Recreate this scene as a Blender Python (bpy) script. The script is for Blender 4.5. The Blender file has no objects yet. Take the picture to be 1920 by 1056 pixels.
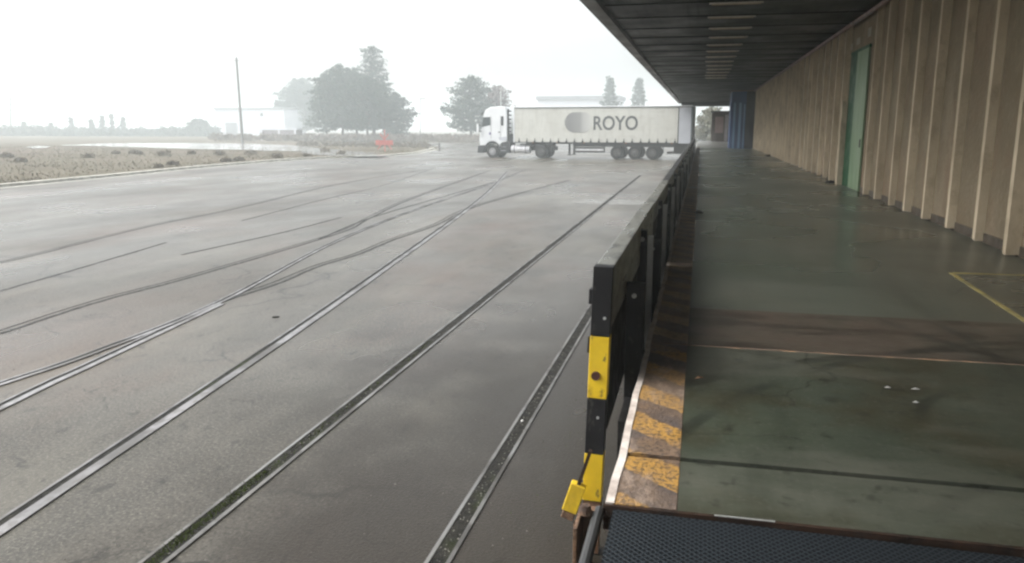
import bpy, bmesh, math, random
from mathutils import Vector, Matrix
random.seed(7)
R = math.radians
PI = math.pi
sc = bpy.context.scene
col = sc.collection

# ---------------------------------------------------------------- camera
CAMZ = 2.55
cd = bpy.data.cameras.new('camera')
cam = bpy.data.objects.new('camera', cd); col.objects.link(cam)
cam.location = (0, 0, CAMZ)
PITCH, YAW = 10.907, 13.085
cam.rotation_euler = (R(90 - PITCH), 0, R(YAW))
cd.lens = 28.125; cd.sensor_width = 36
cd.clip_start = 0.05; cd.clip_end = 6000
sc.camera = cam

# ---------------------------------------------------------------- world, sun, exposure
w = bpy.data.worlds.new('World'); sc.world = w
w.use_nodes = True
nt = w.node_tree; nt.nodes.clear()
SUN_EL, SUN_AZ = 50, -95          # azimuth from +Y, negative = to the left
sky = nt.nodes.new('ShaderNodeTexSky'); sky.sky_type = 'NISHITA'; sky.sun_disc = False
sky.sun_elevation = R(SUN_EL); sky.sun_rotation = R(SUN_AZ)
sky.air_density = 1.0; sky.dust_density = 6.0; sky.ozone_density = 1.0
hs = nt.nodes.new('ShaderNodeHueSaturation'); hs.inputs['Saturation'].default_value = 0.22
bg = nt.nodes.new('ShaderNodeBackground'); bg.inputs['Strength'].default_value = 0.15
wo = nt.nodes.new('ShaderNodeOutputWorld')
nt.links.new(sky.outputs[0], hs.inputs['Color']); nt.links.new(hs.outputs[0], bg.inputs['Color'])
nt.links.new(bg.outputs[0], wo.inputs['Surface'])
sl = bpy.data.lights.new('sun', 'SUN'); sl.energy = 0.85; sl.angle = R(60); sl.color = (1, .965, .915)
so = bpy.data.objects.new('sun', sl); col.objects.link(so)
sd = Vector((math.sin(R(SUN_AZ)) * math.cos(R(SUN_EL)), math.cos(R(SUN_AZ)) * math.cos(R(SUN_EL)), math.sin(R(SUN_EL))))
so.rotation_euler = sd.to_track_quat('Z', 'Y').to_euler(); so.location = (-20, 20, 60)
vs = sc.view_settings
vs.view_transform = 'Standard'; vs.look = 'None'; vs.gamma = 1; vs.use_curve_mapping = False
vs.exposure = 1.4
sc.cycles.volume_bounces = 2
sc.cycles.max_bounces = 7
sc.cycles.filter_width = 2.4

# ---------------------------------------------------------------- helpers
_f = 1500.0; _a = R(PITCH); _b = R(YAW)
_F = Vector((-math.sin(_b) * math.cos(_a), math.cos(_b) * math.cos(_a), -math.sin(_a)))
_Rt = Vector((math.cos(_b), math.sin(_b), 0)); _U = _Rt.cross(_F)
def gp(px, py, z=0.0):            # survey: photo pixel -> point at height z
    d = _F * _f + _Rt * (px - 960) + _U * (528 - py)
    t = (z - CAMZ) / d.z
    return (d.x * t, d.y * t)
def at(px, py, Y):
    d = _F * _f + _Rt * (px - 960) + _U * (528 - py)
    t = Y / d.y
    return Vector((d.x * t, Y, CAMZ + d.z * t))

def mat(name, c1, c2=None, scale=3.0, rough=(0.6, 0.8), bump=0.0, bscale=40.0, metal=0.0, spec=0.5,
        c3=None, stretch=(1, 1, 1), detail=6, island=False, lo=.35, hi=.65, rs=None):
    m = bpy.data.materials.new(name); m.use_nodes = True
    n = m.node_tree.nodes; l = m.node_tree.links
    b = n['Principled BSDF']
    b.inputs['Metallic'].default_value = metal
    b.inputs['Specular IOR Level'].default_value = spec
    tc = n.new('ShaderNodeTexCoord'); mp = n.new('ShaderNodeMapping')
    l.new(tc.outputs['Object'], mp.inputs['Vector']); mp.inputs['Scale'].default_value = stretch
    c2 = c2 or tuple(v * .8 for v in c1)
    if island:
        g = n.new('ShaderNodeNewGeometry'); fac = g.outputs['Random Per Island']
    else:
        nz = n.new('ShaderNodeTexNoise'); nz.inputs['Scale'].default_value = scale
        nz.inputs['Detail'].default_value = detail; nz.inputs['Roughness'].default_value = .62
        l.new(mp.outputs[0], nz.inputs['Vector']); fac = nz.outputs['Fac']
    cr = n.new('ShaderNodeValToRGB'); e = cr.color_ramp.elements
    e[0].position = 0 if island else lo; e[0].color = (*c1, 1)
    e[1].position = 1 if island else hi; e[1].color = (*c2, 1)
    if c3:
        x = e.new((e[0].position + e[1].position) / 2); x.color = (*c3, 1)
    l.new(fac, cr.inputs[0]); l.new(cr.outputs[0], b.inputs['Base Color'])
    n2 = n.new('ShaderNodeTexNoise'); n2.inputs['Scale'].default_value = rs or scale * 1.7; n2.inputs['Detail'].default_value = 4
    l.new(mp.outputs[0], n2.inputs['Vector'])
    mr = n.new('ShaderNodeMapRange'); mr.inputs[1].default_value = .35; mr.inputs[2].default_value = .65
    mr.inputs[3].default_value = rough[0]; mr.inputs[4].default_value = rough[1]
    l.new(n2.outputs['Fac'], mr.inputs[0]); l.new(mr.outputs[0], b.inputs['Roughness'])
    if bump:
        n3 = n.new('ShaderNodeTexNoise'); n3.inputs['Scale'].default_value = bscale; n3.inputs['Detail'].default_value = 5
        bp = n.new('ShaderNodeBump'); bp.inputs['Strength'].default_value = bump; bp.inputs['Distance'].default_value = .02
        l.new(tc.outputs['Object'], n3.inputs['Vector']); l.new(n3.outputs['Fac'], bp.inputs['Height'])
        l.new(bp.outputs[0], b.inputs['Normal'])
    return m

def overlay(m, color, scale, lo, hi, stretch=(1, 1, 1), amount=1.0, coord='Object', detail=5, offset=(0, 0, 0)):
    """mix a second patchy colour (stain, paint loss) over the base colour"""
    n = m.node_tree.nodes; l = m.node_tree.links; b = n['Principled BSDF']
    src = b.inputs['Base Color'].links[0].from_socket
    tc = n.new('ShaderNodeTexCoord'); mp = n.new('ShaderNodeMapping')
    mp.inputs['Scale'].default_value = stretch; mp.inputs['Location'].default_value = offset
    nz = n.new('ShaderNodeTexNoise'); nz.inputs['Scale'].default_value = scale; nz.inputs['Detail'].default_value = detail
    nz.inputs['Roughness'].default_value = .65
    mr = n.new('ShaderNodeMapRange'); mr.inputs[1].default_value = lo; mr.inputs[2].default_value = hi
    mr.inputs[3].default_value = 0; mr.inputs[4].default_value = amount
    mx = n.new('ShaderNodeMix'); mx.data_type = 'RGBA'
    l.new(tc.outputs[coord], mp.inputs[0]); l.new(mp.outputs[0], nz.inputs['Vector']); l.new(nz.outputs['Fac'], mr.inputs[0])
    l.new(mr.outputs[0], mx.inputs[0]); l.new(src, mx.inputs[6]); mx.inputs[7].default_value = (*color, 1)
    l.new(mx.outputs[2], b.inputs['Base Color'])
    return m

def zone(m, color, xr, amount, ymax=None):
    """darker tone beside the dock, its border broken up by noise"""
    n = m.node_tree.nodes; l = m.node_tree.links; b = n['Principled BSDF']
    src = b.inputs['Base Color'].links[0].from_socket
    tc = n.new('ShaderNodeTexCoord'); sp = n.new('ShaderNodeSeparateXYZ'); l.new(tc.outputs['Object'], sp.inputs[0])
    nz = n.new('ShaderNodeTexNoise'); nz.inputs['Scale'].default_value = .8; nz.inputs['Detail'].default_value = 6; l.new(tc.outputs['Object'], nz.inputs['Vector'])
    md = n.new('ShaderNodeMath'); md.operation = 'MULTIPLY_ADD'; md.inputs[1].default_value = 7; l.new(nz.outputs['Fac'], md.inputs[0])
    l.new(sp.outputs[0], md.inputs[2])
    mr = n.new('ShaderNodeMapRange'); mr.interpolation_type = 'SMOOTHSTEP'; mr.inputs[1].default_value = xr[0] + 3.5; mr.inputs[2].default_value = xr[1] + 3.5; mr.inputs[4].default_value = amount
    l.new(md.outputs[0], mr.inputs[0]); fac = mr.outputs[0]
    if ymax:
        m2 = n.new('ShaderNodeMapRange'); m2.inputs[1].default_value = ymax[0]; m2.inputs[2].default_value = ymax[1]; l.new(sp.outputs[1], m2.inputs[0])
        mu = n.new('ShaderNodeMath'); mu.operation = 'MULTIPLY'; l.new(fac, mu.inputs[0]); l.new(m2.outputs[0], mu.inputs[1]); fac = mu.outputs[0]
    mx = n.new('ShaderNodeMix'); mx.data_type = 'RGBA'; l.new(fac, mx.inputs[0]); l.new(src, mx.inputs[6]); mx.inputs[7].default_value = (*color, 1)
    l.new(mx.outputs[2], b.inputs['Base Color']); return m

def arc(m, color, cx, cy, rad, wd, amount):
    """curved tyre scuff"""
    n = m.node_tree.nodes; l = m.node_tree.links; b = n['Principled BSDF']
    src = b.inputs['Base Color'].links[0].from_socket
    tc = n.new('ShaderNodeTexCoord'); mp = n.new('ShaderNodeMapping'); mp.inputs['Location'].default_value = (-cx, -cy, 0); mp.inputs['Scale'].default_value = (1, 1, 0)
    l.new(tc.outputs['Object'], mp.inputs[0])
    ln = n.new('ShaderNodeVectorMath'); ln.operation = 'LENGTH'; l.new(mp.outputs[0], ln.inputs[0])
    sb = n.new('ShaderNodeMath'); sb.operation = 'SUBTRACT'; sb.inputs[1].default_value = rad; l.new(ln.outputs['Value'], sb.inputs[0])
    ab = n.new('ShaderNodeMath'); ab.operation = 'ABSOLUTE'; l.new(sb.outputs[0], ab.inputs[0])
    mr = n.new('ShaderNodeMapRange'); mr.interpolation_type = 'SMOOTHSTEP'; mr.inputs[1].default_value = wd; mr.inputs[2].default_value = wd * .3; mr.inputs[4].default_value = amount; l.new(ab.outputs[0], mr.inputs[0])
    nz = n.new('ShaderNodeTexNoise'); nz.inputs['Scale'].default_value = 1.4; nz.inputs['Detail'].default_value = 5; l.new(tc.outputs['Object'], nz.inputs['Vector'])
    m2 = n.new('ShaderNodeMapRange'); m2.inputs[1].default_value = .40; m2.inputs[2].default_value = .58; l.new(nz.outputs['Fac'], m2.inputs[0])
    mu = n.new('ShaderNodeMath'); mu.operation = 'MULTIPLY'; l.new(mr.outputs[0], mu.inputs[0]); l.new(m2.outputs[0], mu.inputs[1])
    mx = n.new('ShaderNodeMix'); mx.data_type = 'RGBA'; l.new(mu.outputs[0], mx.inputs[0]); l.new(src, mx.inputs[6]); mx.inputs[7].default_value = (*color, 1)
    l.new(mx.outputs[2], b.inputs['Base Color']); return m

def cracks(m, color, scale, width, amount, mask=(.5, .58), stretch=(1, 1, 1), seed=0):
    n = m.node_tree.nodes; l = m.node_tree.links; b = n['Principled BSDF']
    src = b.inputs['Base Color'].links[0].from_socket
    tc = n.new('ShaderNodeTexCoord'); mp = n.new('ShaderNodeMapping'); mp.inputs['Scale'].default_value = stretch; mp.inputs['Location'].default_value = (seed, seed * 2, 0)
    l.new(tc.outputs['Object'], mp.inputs[0])
    wn = n.new('ShaderNodeTexNoise'); wn.inputs['Scale'].default_value = scale * 2.5; wn.inputs['Detail'].default_value = 6; l.new(mp.outputs[0], wn.inputs['Vector'])
    va = n.new('ShaderNodeVectorMath'); va.operation = 'MULTIPLY_ADD'; va.inputs[1].default_value = (.5 / scale,) * 3; l.new(wn.outputs['Color'], va.inputs[0]); l.new(mp.outputs[0], va.inputs[2])
    vo = n.new('ShaderNodeTexVoronoi'); vo.feature = 'DISTANCE_TO_EDGE'; vo.inputs['Scale'].default_value = scale; l.new(va.outputs[0], vo.inputs['Vector'])
    mr = n.new('ShaderNodeMapRange'); mr.inputs[1].default_value = width; mr.inputs[2].default_value = width * .25; mr.inputs[4].default_value = amount; l.new(vo.outputs['Distance'], mr.inputs[0])
    nz = n.new('ShaderNodeTexNoise'); nz.inputs['Scale'].default_value = scale * .9; nz.inputs['Detail'].default_value = 4; l.new(tc.outputs['Object'], nz.inputs['Vector'])
    m2 = n.new('ShaderNodeMapRange'); m2.inputs[1].default_value = mask[0]; m2.inputs[2].default_value = mask[1]; l.new(nz.outputs['Fac'], m2.inputs[0])
    mu = n.new('ShaderNodeMath'); mu.operation = 'MULTIPLY'; l.new(mr.outputs[0], mu.inputs[0]); l.new(m2.outputs[0], mu.inputs[1])
    mx = n.new('ShaderNodeMix'); mx.data_type = 'RGBA'; l.new(mu.outputs[0], mx.inputs[0]); l.new(src, mx.inputs[6]); mx.inputs[7].default_value = (*color, 1)
    l.new(mx.outputs[2], b.inputs['Base Color']); return m

class MB:
    def __init__(s): s.v = []; s.f = []
    def box(s, x0, x1, y0, y1, z0, z1, M=None):
        i = len(s.v)
        vs_ = [Vector((x, y, z)) for z in (z0, z1) for y in (y0, y1) for x in (x0, x1)]
        if M is not None: vs_ = [M @ q for q in vs_]
        s.v += [tuple(q) for q in vs_]
        for q in ((0, 2, 3, 1), (4, 5, 7, 6), (0, 1, 5, 4), (2, 6, 7, 3), (0, 4, 6, 2), (1, 3, 7, 5)):
            s.f.append([i + k for k in q])
        return s
    def cyl(s, p0, p1, r0, r1=None, n=12, cap=True):
        r1 = r0 if r1 is None else r1
        p0 = Vector(p0); p1 = Vector(p1); d = (p1 - p0).normalized()
        a = d.orthogonal().normalized(); b = d.cross(a); i = len(s.v)
        for p, r in ((p0, r0), (p1, r1)):
            for k in range(n):
                t = 2 * PI * k / n
                s.v.append(tuple(p + a * math.cos(t) * r + b * math.sin(t) * r))
        for k in range(n):
            s.f.append([i + k, i + (k + 1) % n, i + n + (k + 1) % n, i + n + k])
        if cap:
            s.f.append([i + k for k in range(n)][::-1]); s.f.append([i + n + k for k in range(n)])
        return s
    def poly(s, pts):
        i = len(s.v); s.v += [tuple(p) for p in pts]; s.f.append(list(range(i, i + len(pts)))); return s
    def prism(s, pts, y0, y1):     # pts (x,z) outline extruded along y
        i = len(s.v); n = len(pts)
        s.v += [(x, y0, z) for x, z in pts] + [(x, y1, z) for x, z in pts]
        s.f.append([i + k for k in range(n)]); s.f.append([i + n + k for k in range(n)][::-1])
        for k in range(n): s.f.append([i + k, i + n + k, i + n + (k + 1) % n, i + (k + 1) % n])
        return s
    def build(s, name, m, parent=None, bevel=0, smooth=False, loc=None):
        me = bpy.data.meshes.new(name); me.from_pydata(s.v, [], s.f); me.update()
        bm = bmesh.new(); bm.from_mesh(me); bmesh.ops.recalc_face_normals(bm, faces=bm.faces); bm.to_mesh(me); bm.free()
        me.materials.append(m)
        o = bpy.data.objects.new(name, me); col.objects.link(o)
        if parent: o.parent = parent
        if loc: o.location = loc
        if smooth:
            for p in me.polygons: p.use_smooth = True
        if bevel:
            md = o.modifiers.new('bevel', 'BEVEL'); md.width = bevel; md.segments = 2; md.limit_method = 'ANGLE'
        return o
def tag(o, label=None, cat=None, group=None, kind=None):
    if label: o['label'] = label
    if cat: o['category'] = cat
    if group: o['group'] = group
    if kind: o['kind'] = kind
    return o
def empty(name, loc=(0, 0, 0), rz=0):
    o = bpy.data.objects.new(name, None); col.objects.link(o); o.location = loc; o.rotation_euler = (0, 0, rz)
    o.empty_display_size = .2
    return o
def copy_tree(o, parent=None):
    c = o.copy(); col.objects.link(c)
    if parent: c.parent = parent
    for ch in [q for q in bpy.data.objects if q.parent == o]: copy_tree(ch, c)
    return c

# ---------------------------------------------------------------- materials
M = {}
M['asphalt'] = mat('wet_asphalt', (.050, .046, .037), (.086, .080, .066), scale=.45, rough=(.24, .42), bump=.22, bscale=55, spec=.12,
                   c3=(.066, .061, .050), stretch=(1, .5, 1), rs=.3, lo=.36, hi=.64, detail=9)
overlay(M['asphalt'], (.085, .050, .034), .33, .48, .64, (1, .45, 1), .5, offset=(.3, 2, 0), detail=8)
overlay(M['asphalt'], (.030, .029, .023), .75, .48, .62, (1, .3, 1), .5, offset=(1, 7, 0), detail=9)
overlay(M['asphalt'], (.21, .195, .165), 42, .50, .66, (1, 1, 1), .45, detail=2)
overlay(M['asphalt'], (.016, .016, .013), 30, .50, .64, (1, 1, 1), .55, detail=2, offset=(3, 3, 0))
overlay(M['asphalt'], (.135, .125, .10), .8, .52, .64, (.7, .14, 1), .4, offset=(9, 3, 0), detail=9)
overlay(M['asphalt'], (.014, .014, .011), 6, .58, .66, (1, .5, 1), .6, offset=(2, 1, 0), detail=7)
cracks(M['asphalt'], (.012, .012, .010), .28, .010, .8, mask=(.49, .54))
cracks(M['asphalt'], (.014, .014, .011), .9, .014, .7, mask=(.54, .58), seed=4)
zone(M['asphalt'], (.018, .0140, .0092), (-4.6, -1.6), .84, ymax=(17, 8))  # darker and browner towards the dock, near end only
M['dirt'] = mat('dry_dirt', (.068, .056, .036), (.098, .082, .056), scale=.12, rough=(.8, .95), bump=.6, bscale=6, c3=(.095, .082, .057), stretch=(.5, 1, 1))
overlay(M['dirt'], (.075, .073, .045), .5, .5, .66, (.3, 1, 1), .8)
overlay(M['dirt'], (.13, .095, .078), .09, .52, .62, (1, 1, 1), .6, offset=(5, 0, 0))
M['kerb'] = mat('kerb_stone', (.44, .43, .38), (.26, .25, .22), scale=2, rough=(.5, .7), bump=.3, bscale=14)
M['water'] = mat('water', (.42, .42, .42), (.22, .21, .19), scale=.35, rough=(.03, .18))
M['steel'] = mat('worn_rail_steel', (.27, .265, .27), (.12, .115, .11), scale=2.2, rough=(.28, .5), metal=.6, stretch=(1, .3, 1))
overlay(M['steel'], (.045, .04, .035), 1.6, .46, .54, (1, .5, 1), .8, detail=7)
overlay(M['steel'], (.09, .085, .075), 14, .48, .58, (1, .5, 1), .6)
M['steel_dull'] = mat('dull_rail_steel', (.20, .20, .19), (.10, .095, .088), scale=4, rough=(.35, .6), metal=.5, stretch=(1, .3, 1))
overlay(M['steel_dull'], (.035, .03, .025), 3, .48, .58, (1, .5, 1), .7)
M['groove'] = mat('groove_dirt', (.010, .010, .009), (.024, .023, .019), scale=9, rough=(.6, .9), bump=.6, bscale=50)
overlay(M['groove'], (.035, .045, .014), .5, .60, .70, (1, .6, 1), .8)
M['seam'] = mat('asphalt_seam', (.012, .012, .011), (.03, .03, .028), scale=5, rough=(.5, .8))
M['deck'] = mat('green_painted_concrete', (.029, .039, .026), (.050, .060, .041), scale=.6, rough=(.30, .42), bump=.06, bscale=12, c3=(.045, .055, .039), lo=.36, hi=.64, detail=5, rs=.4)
overlay(M['deck'], (.034, .028, .012), 1.1, .46, .62, (1, .9, 1), .7, offset=(3, 1, 0), detail=5)
overlay(M['deck'], (.13, .13, .105), .9, .48, .64, (.35, 1, 1), .55, offset=(0, 5, 0), detail=6)
overlay(M['deck'], (.014, .019, .012), .8, .50, .62, (1.4, .25, 1), .4, offset=(7, 5, 0), detail=8)
cracks(M['deck'], (.010, .010, .008), .8, .008, .7, mask=(.50, .54), seed=2)
overlay(M['deck'], (.12, .12, .10), 38, .55, .70, (1, 1, 1), .3, detail=2)
overlay(M['deck'], (.010, .010, .008), 9, .58, .68, (1, 1, 1), .5, detail=4)
M['deck_far'] = mat('grey_green_concrete_painted_sheen', (.060, .072, .052), (.088, .098, .076), scale=.35, rough=(.22, .34), bump=.04, bscale=12, c3=(.074, .084, .064), lo=.36, hi=.64, detail=7, rs=.3)  # far floor lightened, putting its grazing sheen into the colour
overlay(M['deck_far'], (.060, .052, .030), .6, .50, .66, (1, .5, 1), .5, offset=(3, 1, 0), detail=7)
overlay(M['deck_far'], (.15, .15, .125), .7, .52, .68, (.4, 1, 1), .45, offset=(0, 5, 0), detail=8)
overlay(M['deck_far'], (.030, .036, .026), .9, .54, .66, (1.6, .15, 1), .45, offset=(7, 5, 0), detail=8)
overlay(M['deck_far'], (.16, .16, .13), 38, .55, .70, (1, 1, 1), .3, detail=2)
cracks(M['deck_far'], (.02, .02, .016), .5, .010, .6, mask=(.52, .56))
M['deck_brown'] = mat('brown_worn_concrete', (.080, .062, .047), (.060, .056, .042), scale=1.4, rough=(.34, .5), bump=.1, bscale=20, c3=(.080, .066, .050), lo=.4, hi=.6)
overlay(M['deck_brown'], (.022, .018, .014), 2, .48, .60, (.5, 2, 1), .6)
overlay(M['deck_brown'], (.12, .11, .09), 20, .55, .68, (1, 1, 1), .3)
for m_ in ('deck', 'deck_brown'):
    for a_ in ((3.2, -1.0, 3.9, .10), (3.9, -.6, 3.9, .09), (4.2, 4.3, 2.6, .08), (2.2, 1.2, .75, .07), (-1.2, 2.6, 3.4, .08), (6.5, 9.5, 5.2, .10)):
        arc(M[m_], (.010, .011, .009), a_[0], a_[1], a_[2], a_[3] * .7, .5)
M['deck_grey'] = mat('pale_wet_concrete', (.22, .22, .20), (.16, .16, .145), scale=.6, rough=(.3, .5))
M['joint'] = mat('joint_dark', (.006, .006, .005), (.012, .010, .007), scale=6, rough=(.7, .9))
M['joint_rust'] = mat('joint_rusty', (.44, .28, .17), (.20, .125, .08), scale=7, rough=(.6, .8), c3=(.22, .16, .12))
M['nosing'] = mat('worn_edge_steel', (.74, .68, .62), (.40, .34, .30), scale=7, rough=(.35, .6), bump=.3, bscale=50)
M['concrete_dark'] = mat('dock_wall_concrete', (.10, .095, .085), (.06, .055, .05), scale=2, rough=(.7, .9), bump=.3)
M['black'] = mat('black_paint', (.012, .012, .013), (.022, .022, .024), scale=6, rough=(.3, .5), bump=.1)
M['rubber'] = mat('black_rubber', (.014, .013, .013), (.026, .024, .023), scale=6, rough=(.55, .8))
M['yellow'] = mat('yellow_paint', (.86, .60, .02), (.74, .50, .018), scale=7, rough=(.35, .5), bump=.1)
overlay(M['yellow'], (.10, .06, .03), 16, .60, .66, (1, 1, .5), .8)
overlay(M['yellow'], (.42, .27, .03), 4, .5, .62, (1, 1, .5), .6)
overlay(M['black'], (.06, .055, .05), 18, .58, .66, (1, 1, .5), .7)
M['rust'] = mat('rusty_iron', (.13, .060, .030), (.055, .032, .022), scale=14, rough=(.6, .9), bump=.4, bscale=80, c3=(.19, .11, .06))
M['dark_rust'] = mat('dark_rust', (.05, .028, .018), (.02, .015, .012), scale=9, rough=(.6, .9), bump=.3)
M['beam'] = mat('weathered_grey_steel', (.17, .175, .155), (.09, .095, .088), scale=5, rough=(.25, .5), metal=.3, bump=.2, stretch=(1, .25, 1), c3=(.22, .22, .195))
overlay(M['beam'], (.03, .03, .028), 9, .56, .66, (1, .35, 1), .7)
M['beam_dark'] = mat('dark_beam_steel', (.05, .052, .05), (.03, .03, .032), scale=5, rough=(.3, .5), stretch=(1, .25, 1))
M['zinc'] = mat('galvanised_strip', (.62, .63, .62), (.45, .46, .45), scale=4, rough=(.35, .5), metal=.4)
M['bolt'] = mat('bright_bolt', (.62, .64, .62), (.45, .46, .45), scale=20, rough=(.25, .4), metal=.2)
M['bolt_dark'] = mat('rusty_bolt', (.08, .02, .012), (.04, .015, .01), scale=20, rough=(.5, .7))
M['canopy'] = mat('dark_canopy_sheet', (.014, .019, .020), (.009, .011, .011), scale=.5, rough=(.35, .55), stretch=(1, 1, 1))
M['purlin'] = mat('canopy_purlin', (.012, .011, .011), (.018, .016, .016), scale=2, rough=(.5, .7))
M['fascia'] = mat('canopy_edge_metal', (.12, .112, .118), (.085, .08, .085), scale=1.5, rough=(.4, .6), stretch=(1, .3, 1))
M['strip'] = mat('pale_lamp_casing', (.80, .76, .70), (.6, .56, .5), scale=3, rough=(.4, .6))
M['pipe'] = mat('red_brown_pipe', (.19, .095, .075), (.12, .06, .05), scale=2, rough=(.4, .6))
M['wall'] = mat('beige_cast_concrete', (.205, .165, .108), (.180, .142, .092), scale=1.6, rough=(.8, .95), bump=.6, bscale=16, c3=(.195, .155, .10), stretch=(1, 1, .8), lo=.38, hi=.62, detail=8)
overlay(M['wall'], (.165, .128, .082), 1.0, .50, .68, (1, 1, .7), .45, detail=8)
overlay(M['wall'], (.25, .168, .11), .7, .46, .62, (1, 1, .8), .45, offset=(3, 3, 0))
overlay(M['wall'], (.34, .28, .19), 9, .56, .70, (1, 1, .8), .3)
overlay(M['wall'], (.32, .265, .185), .9, .52, .62, (1, 1, .7), .35, offset=(1, 8, 0))
overlay(M['wall'], (.09, .072, .045), 18, .58, .70, (1, 1, 1), .4)
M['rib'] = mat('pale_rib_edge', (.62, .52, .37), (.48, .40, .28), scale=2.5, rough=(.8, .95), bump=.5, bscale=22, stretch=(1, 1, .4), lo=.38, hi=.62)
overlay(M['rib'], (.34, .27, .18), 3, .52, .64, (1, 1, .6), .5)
M['plinth'] = mat('dark_wall_foot', (.085, .065, .042), (.05, .038, .026), scale=3, rough=(.6, .8), bump=.3)  # darker brown along the foot of the wall
M['patch'] = mat('render_patch', (.34, .30, .23), (.27, .235, .175), scale=3, rough=(.8, .9))
M['green_door'] = mat('pale_green_paint', (.21, .29, .17), (.17, .245, .145), scale=1.5, rough=(.4, .6), stretch=(1, 1, .3))
M['green_dark'] = mat('deep_green_paint', (.022, .085, .035), (.015, .06, .028), scale=2, rough=(.4, .6))
M['blue1'] = mat('dark_blue_sheet', (.012, .06, .20), (.01, .04, .14), scale=2, rough=(.4, .6), stretch=(1, 1, .2))
M['blue2'] = mat('light_blue_sheet', (.16, .30, .50), (.11, .22, .40), scale=2, rough=(.35, .5), stretch=(1, 1, .2))
M['navy'] = mat('near_black_navy', (.010, .012, .020), (.016, .018, .028), scale=2, rough=(.5, .6))
M['brown'] = mat('dark_brown_boards', (.075, .042, .030), (.045, .028, .022), scale=3, rough=(.6, .8), stretch=(1, 1, .3))
M['redpane'] = mat('reddish_shutter', (.28, .17, .15), (.20, .11, .095), scale=2, rough=(.4, .6))
M['pinkish'] = mat('pale_mauve_trim', (.30, .26, .28), (.24, .21, .22), scale=2, rough=(.5, .6))
M['mat'] = bpy.data.materials.new('diamond_tread_mat')
M['curtain'] = mat('cream_tarpaulin', (.60, .60, .545), (.54, .54, .49), scale=.8, rough=(.35, .5), bump=.5, bscale=1.6)
overlay(M['curtain'], (.42, .41, .35), 1.2, .52, .66, (.8, 1, 2.2), .4)
overlay(M['curtain'], (.40, .39, .34), 2.2, .50, .64, (2, 1, .25), .3, offset=(4, 0, 0))
overlay(M['curtain'], (.50, .495, .44), .5, .52, .7, (1, 1, 1), .6)
M['white'] = mat('white_cab_paint', (.80, .82, .82), (.74, .76, .77), scale=1, rough=(.15, .25))
M['panel'] = mat('pale_blue_grey_panel', (.52, .54, .58), (.46, .48, .52), scale=1, rough=(.3, .45))
M['glass'] = mat('dark_cab_glass', (.07, .085, .085), (.05, .06, .06), scale=2, rough=(.04, .1))
M['trim'] = mat('dark_trim', (.035, .038, .042), (.022, .024, .027), scale=3, rough=(.45, .6))
M['chassis'] = mat('dirty_chassis', (.022, .022, .02), (.014, .014, .013), scale=3, rough=(.6, .8))
M['tyre'] = mat('dusty_tyre', (.014, .014, .013), (.024, .023, .022), scale=5, rough=(.7, .9))
M['rim'] = mat('wheel_rim', (.42, .42, .43), (.30, .30, .31), scale=4, rough=(.35, .5), metal=.3)
M['rim_dirty'] = mat('dirty_wheel_rim', (.08, .078, .074), (.05, .048, .046), scale=4, rough=(.5, .7))
M['alu'] = mat('aluminium_tank', (.70, .70, .71), (.60, .60, .61), scale=2, rough=(.2, .35), metal=.2)
M['letter'] = mat('dark_grey_lettering', (.070, .073, .072), (.085, .088, .087), scale=2, rough=(.4, .5))
M['lamp'] = mat('orange_marker_lens', (.45, .17, .03), (.4, .14, .02), scale=4, rough=(.2, .3))
M['needles'] = mat('pine_needles', (.028, .050, .036), (.060, .085, .060), rough=(.7, .9), island=True)
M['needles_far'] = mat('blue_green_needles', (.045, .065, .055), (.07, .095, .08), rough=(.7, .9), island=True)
M['twigs'] = mat('russet_twigs', (.10, .065, .060), (.15, .10, .09), rough=(.8, .9), island=True)
M['dryleaf'] = mat('grey_green_leaves', (.12, .13, .09), (.20, .19, .14), rough=(.8, .9), island=True)
M['bark'] = mat('bark', (.09, .07, .055), (.05, .04, .033), scale=4, rough=(.8, .95), stretch=(1, 1, .2))
M['straw'] = mat('straw', (.16, .142, .095), (.095, .085, .055), rough=(.8, .9), island=True)
M['shrub'] = mat('dry_shrub', (.115, .096, .07), (.15, .13, .095), rough=(.8, .9), island=True)
M['hedge'] = mat('brown_hedge', (.13, .105, .085), (.19, .155, .125), rough=(.8, .9), island=True)
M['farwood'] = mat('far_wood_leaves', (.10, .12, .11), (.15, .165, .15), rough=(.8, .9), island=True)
M['render'] = mat('white_render', (.74, .76, .80), (.68, .70, .74), scale=.3, rough=(.7, .8))
M['roofgrey'] = mat('grey_roof_sheet', (.30, .31, .33), (.24, .25, .26), scale=.5, rough=(.5, .7))
M['window'] = mat('far_window_glass', (.12, .14, .16), (.08, .10, .12), scale=1, rough=(.1, .2))
M['redsign'] = mat('faded_red_paint', (.52, .15, .12), (.42, .11, .09), scale=3, rough=(.5, .6))
M['pole'] = mat('weathered_pole', (.15, .14, .13), (.10, .095, .09), scale=2, rough=(.7, .8), stretch=(1, 1, .2))
M['lightpole'] = mat('pale_lamp_pole', (.6, .61, .6), (.5, .51, .5), scale=2, rough=(.4, .5))
M['paper'] = mat('white_scrap', (.72, .72, .70), (.6, .6, .58), scale=20, rough=(.7, .8))
M['floorline'] = mat('worn_yellow_line', (.46, .38, .13), (.24, .21, .10), scale=4, rough=(.4, .6))
M['whiteline'] = mat('worn_white_paint', (.60, .58, .54), (.38, .36, .33), scale=9, rough=(.5, .6))

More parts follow.
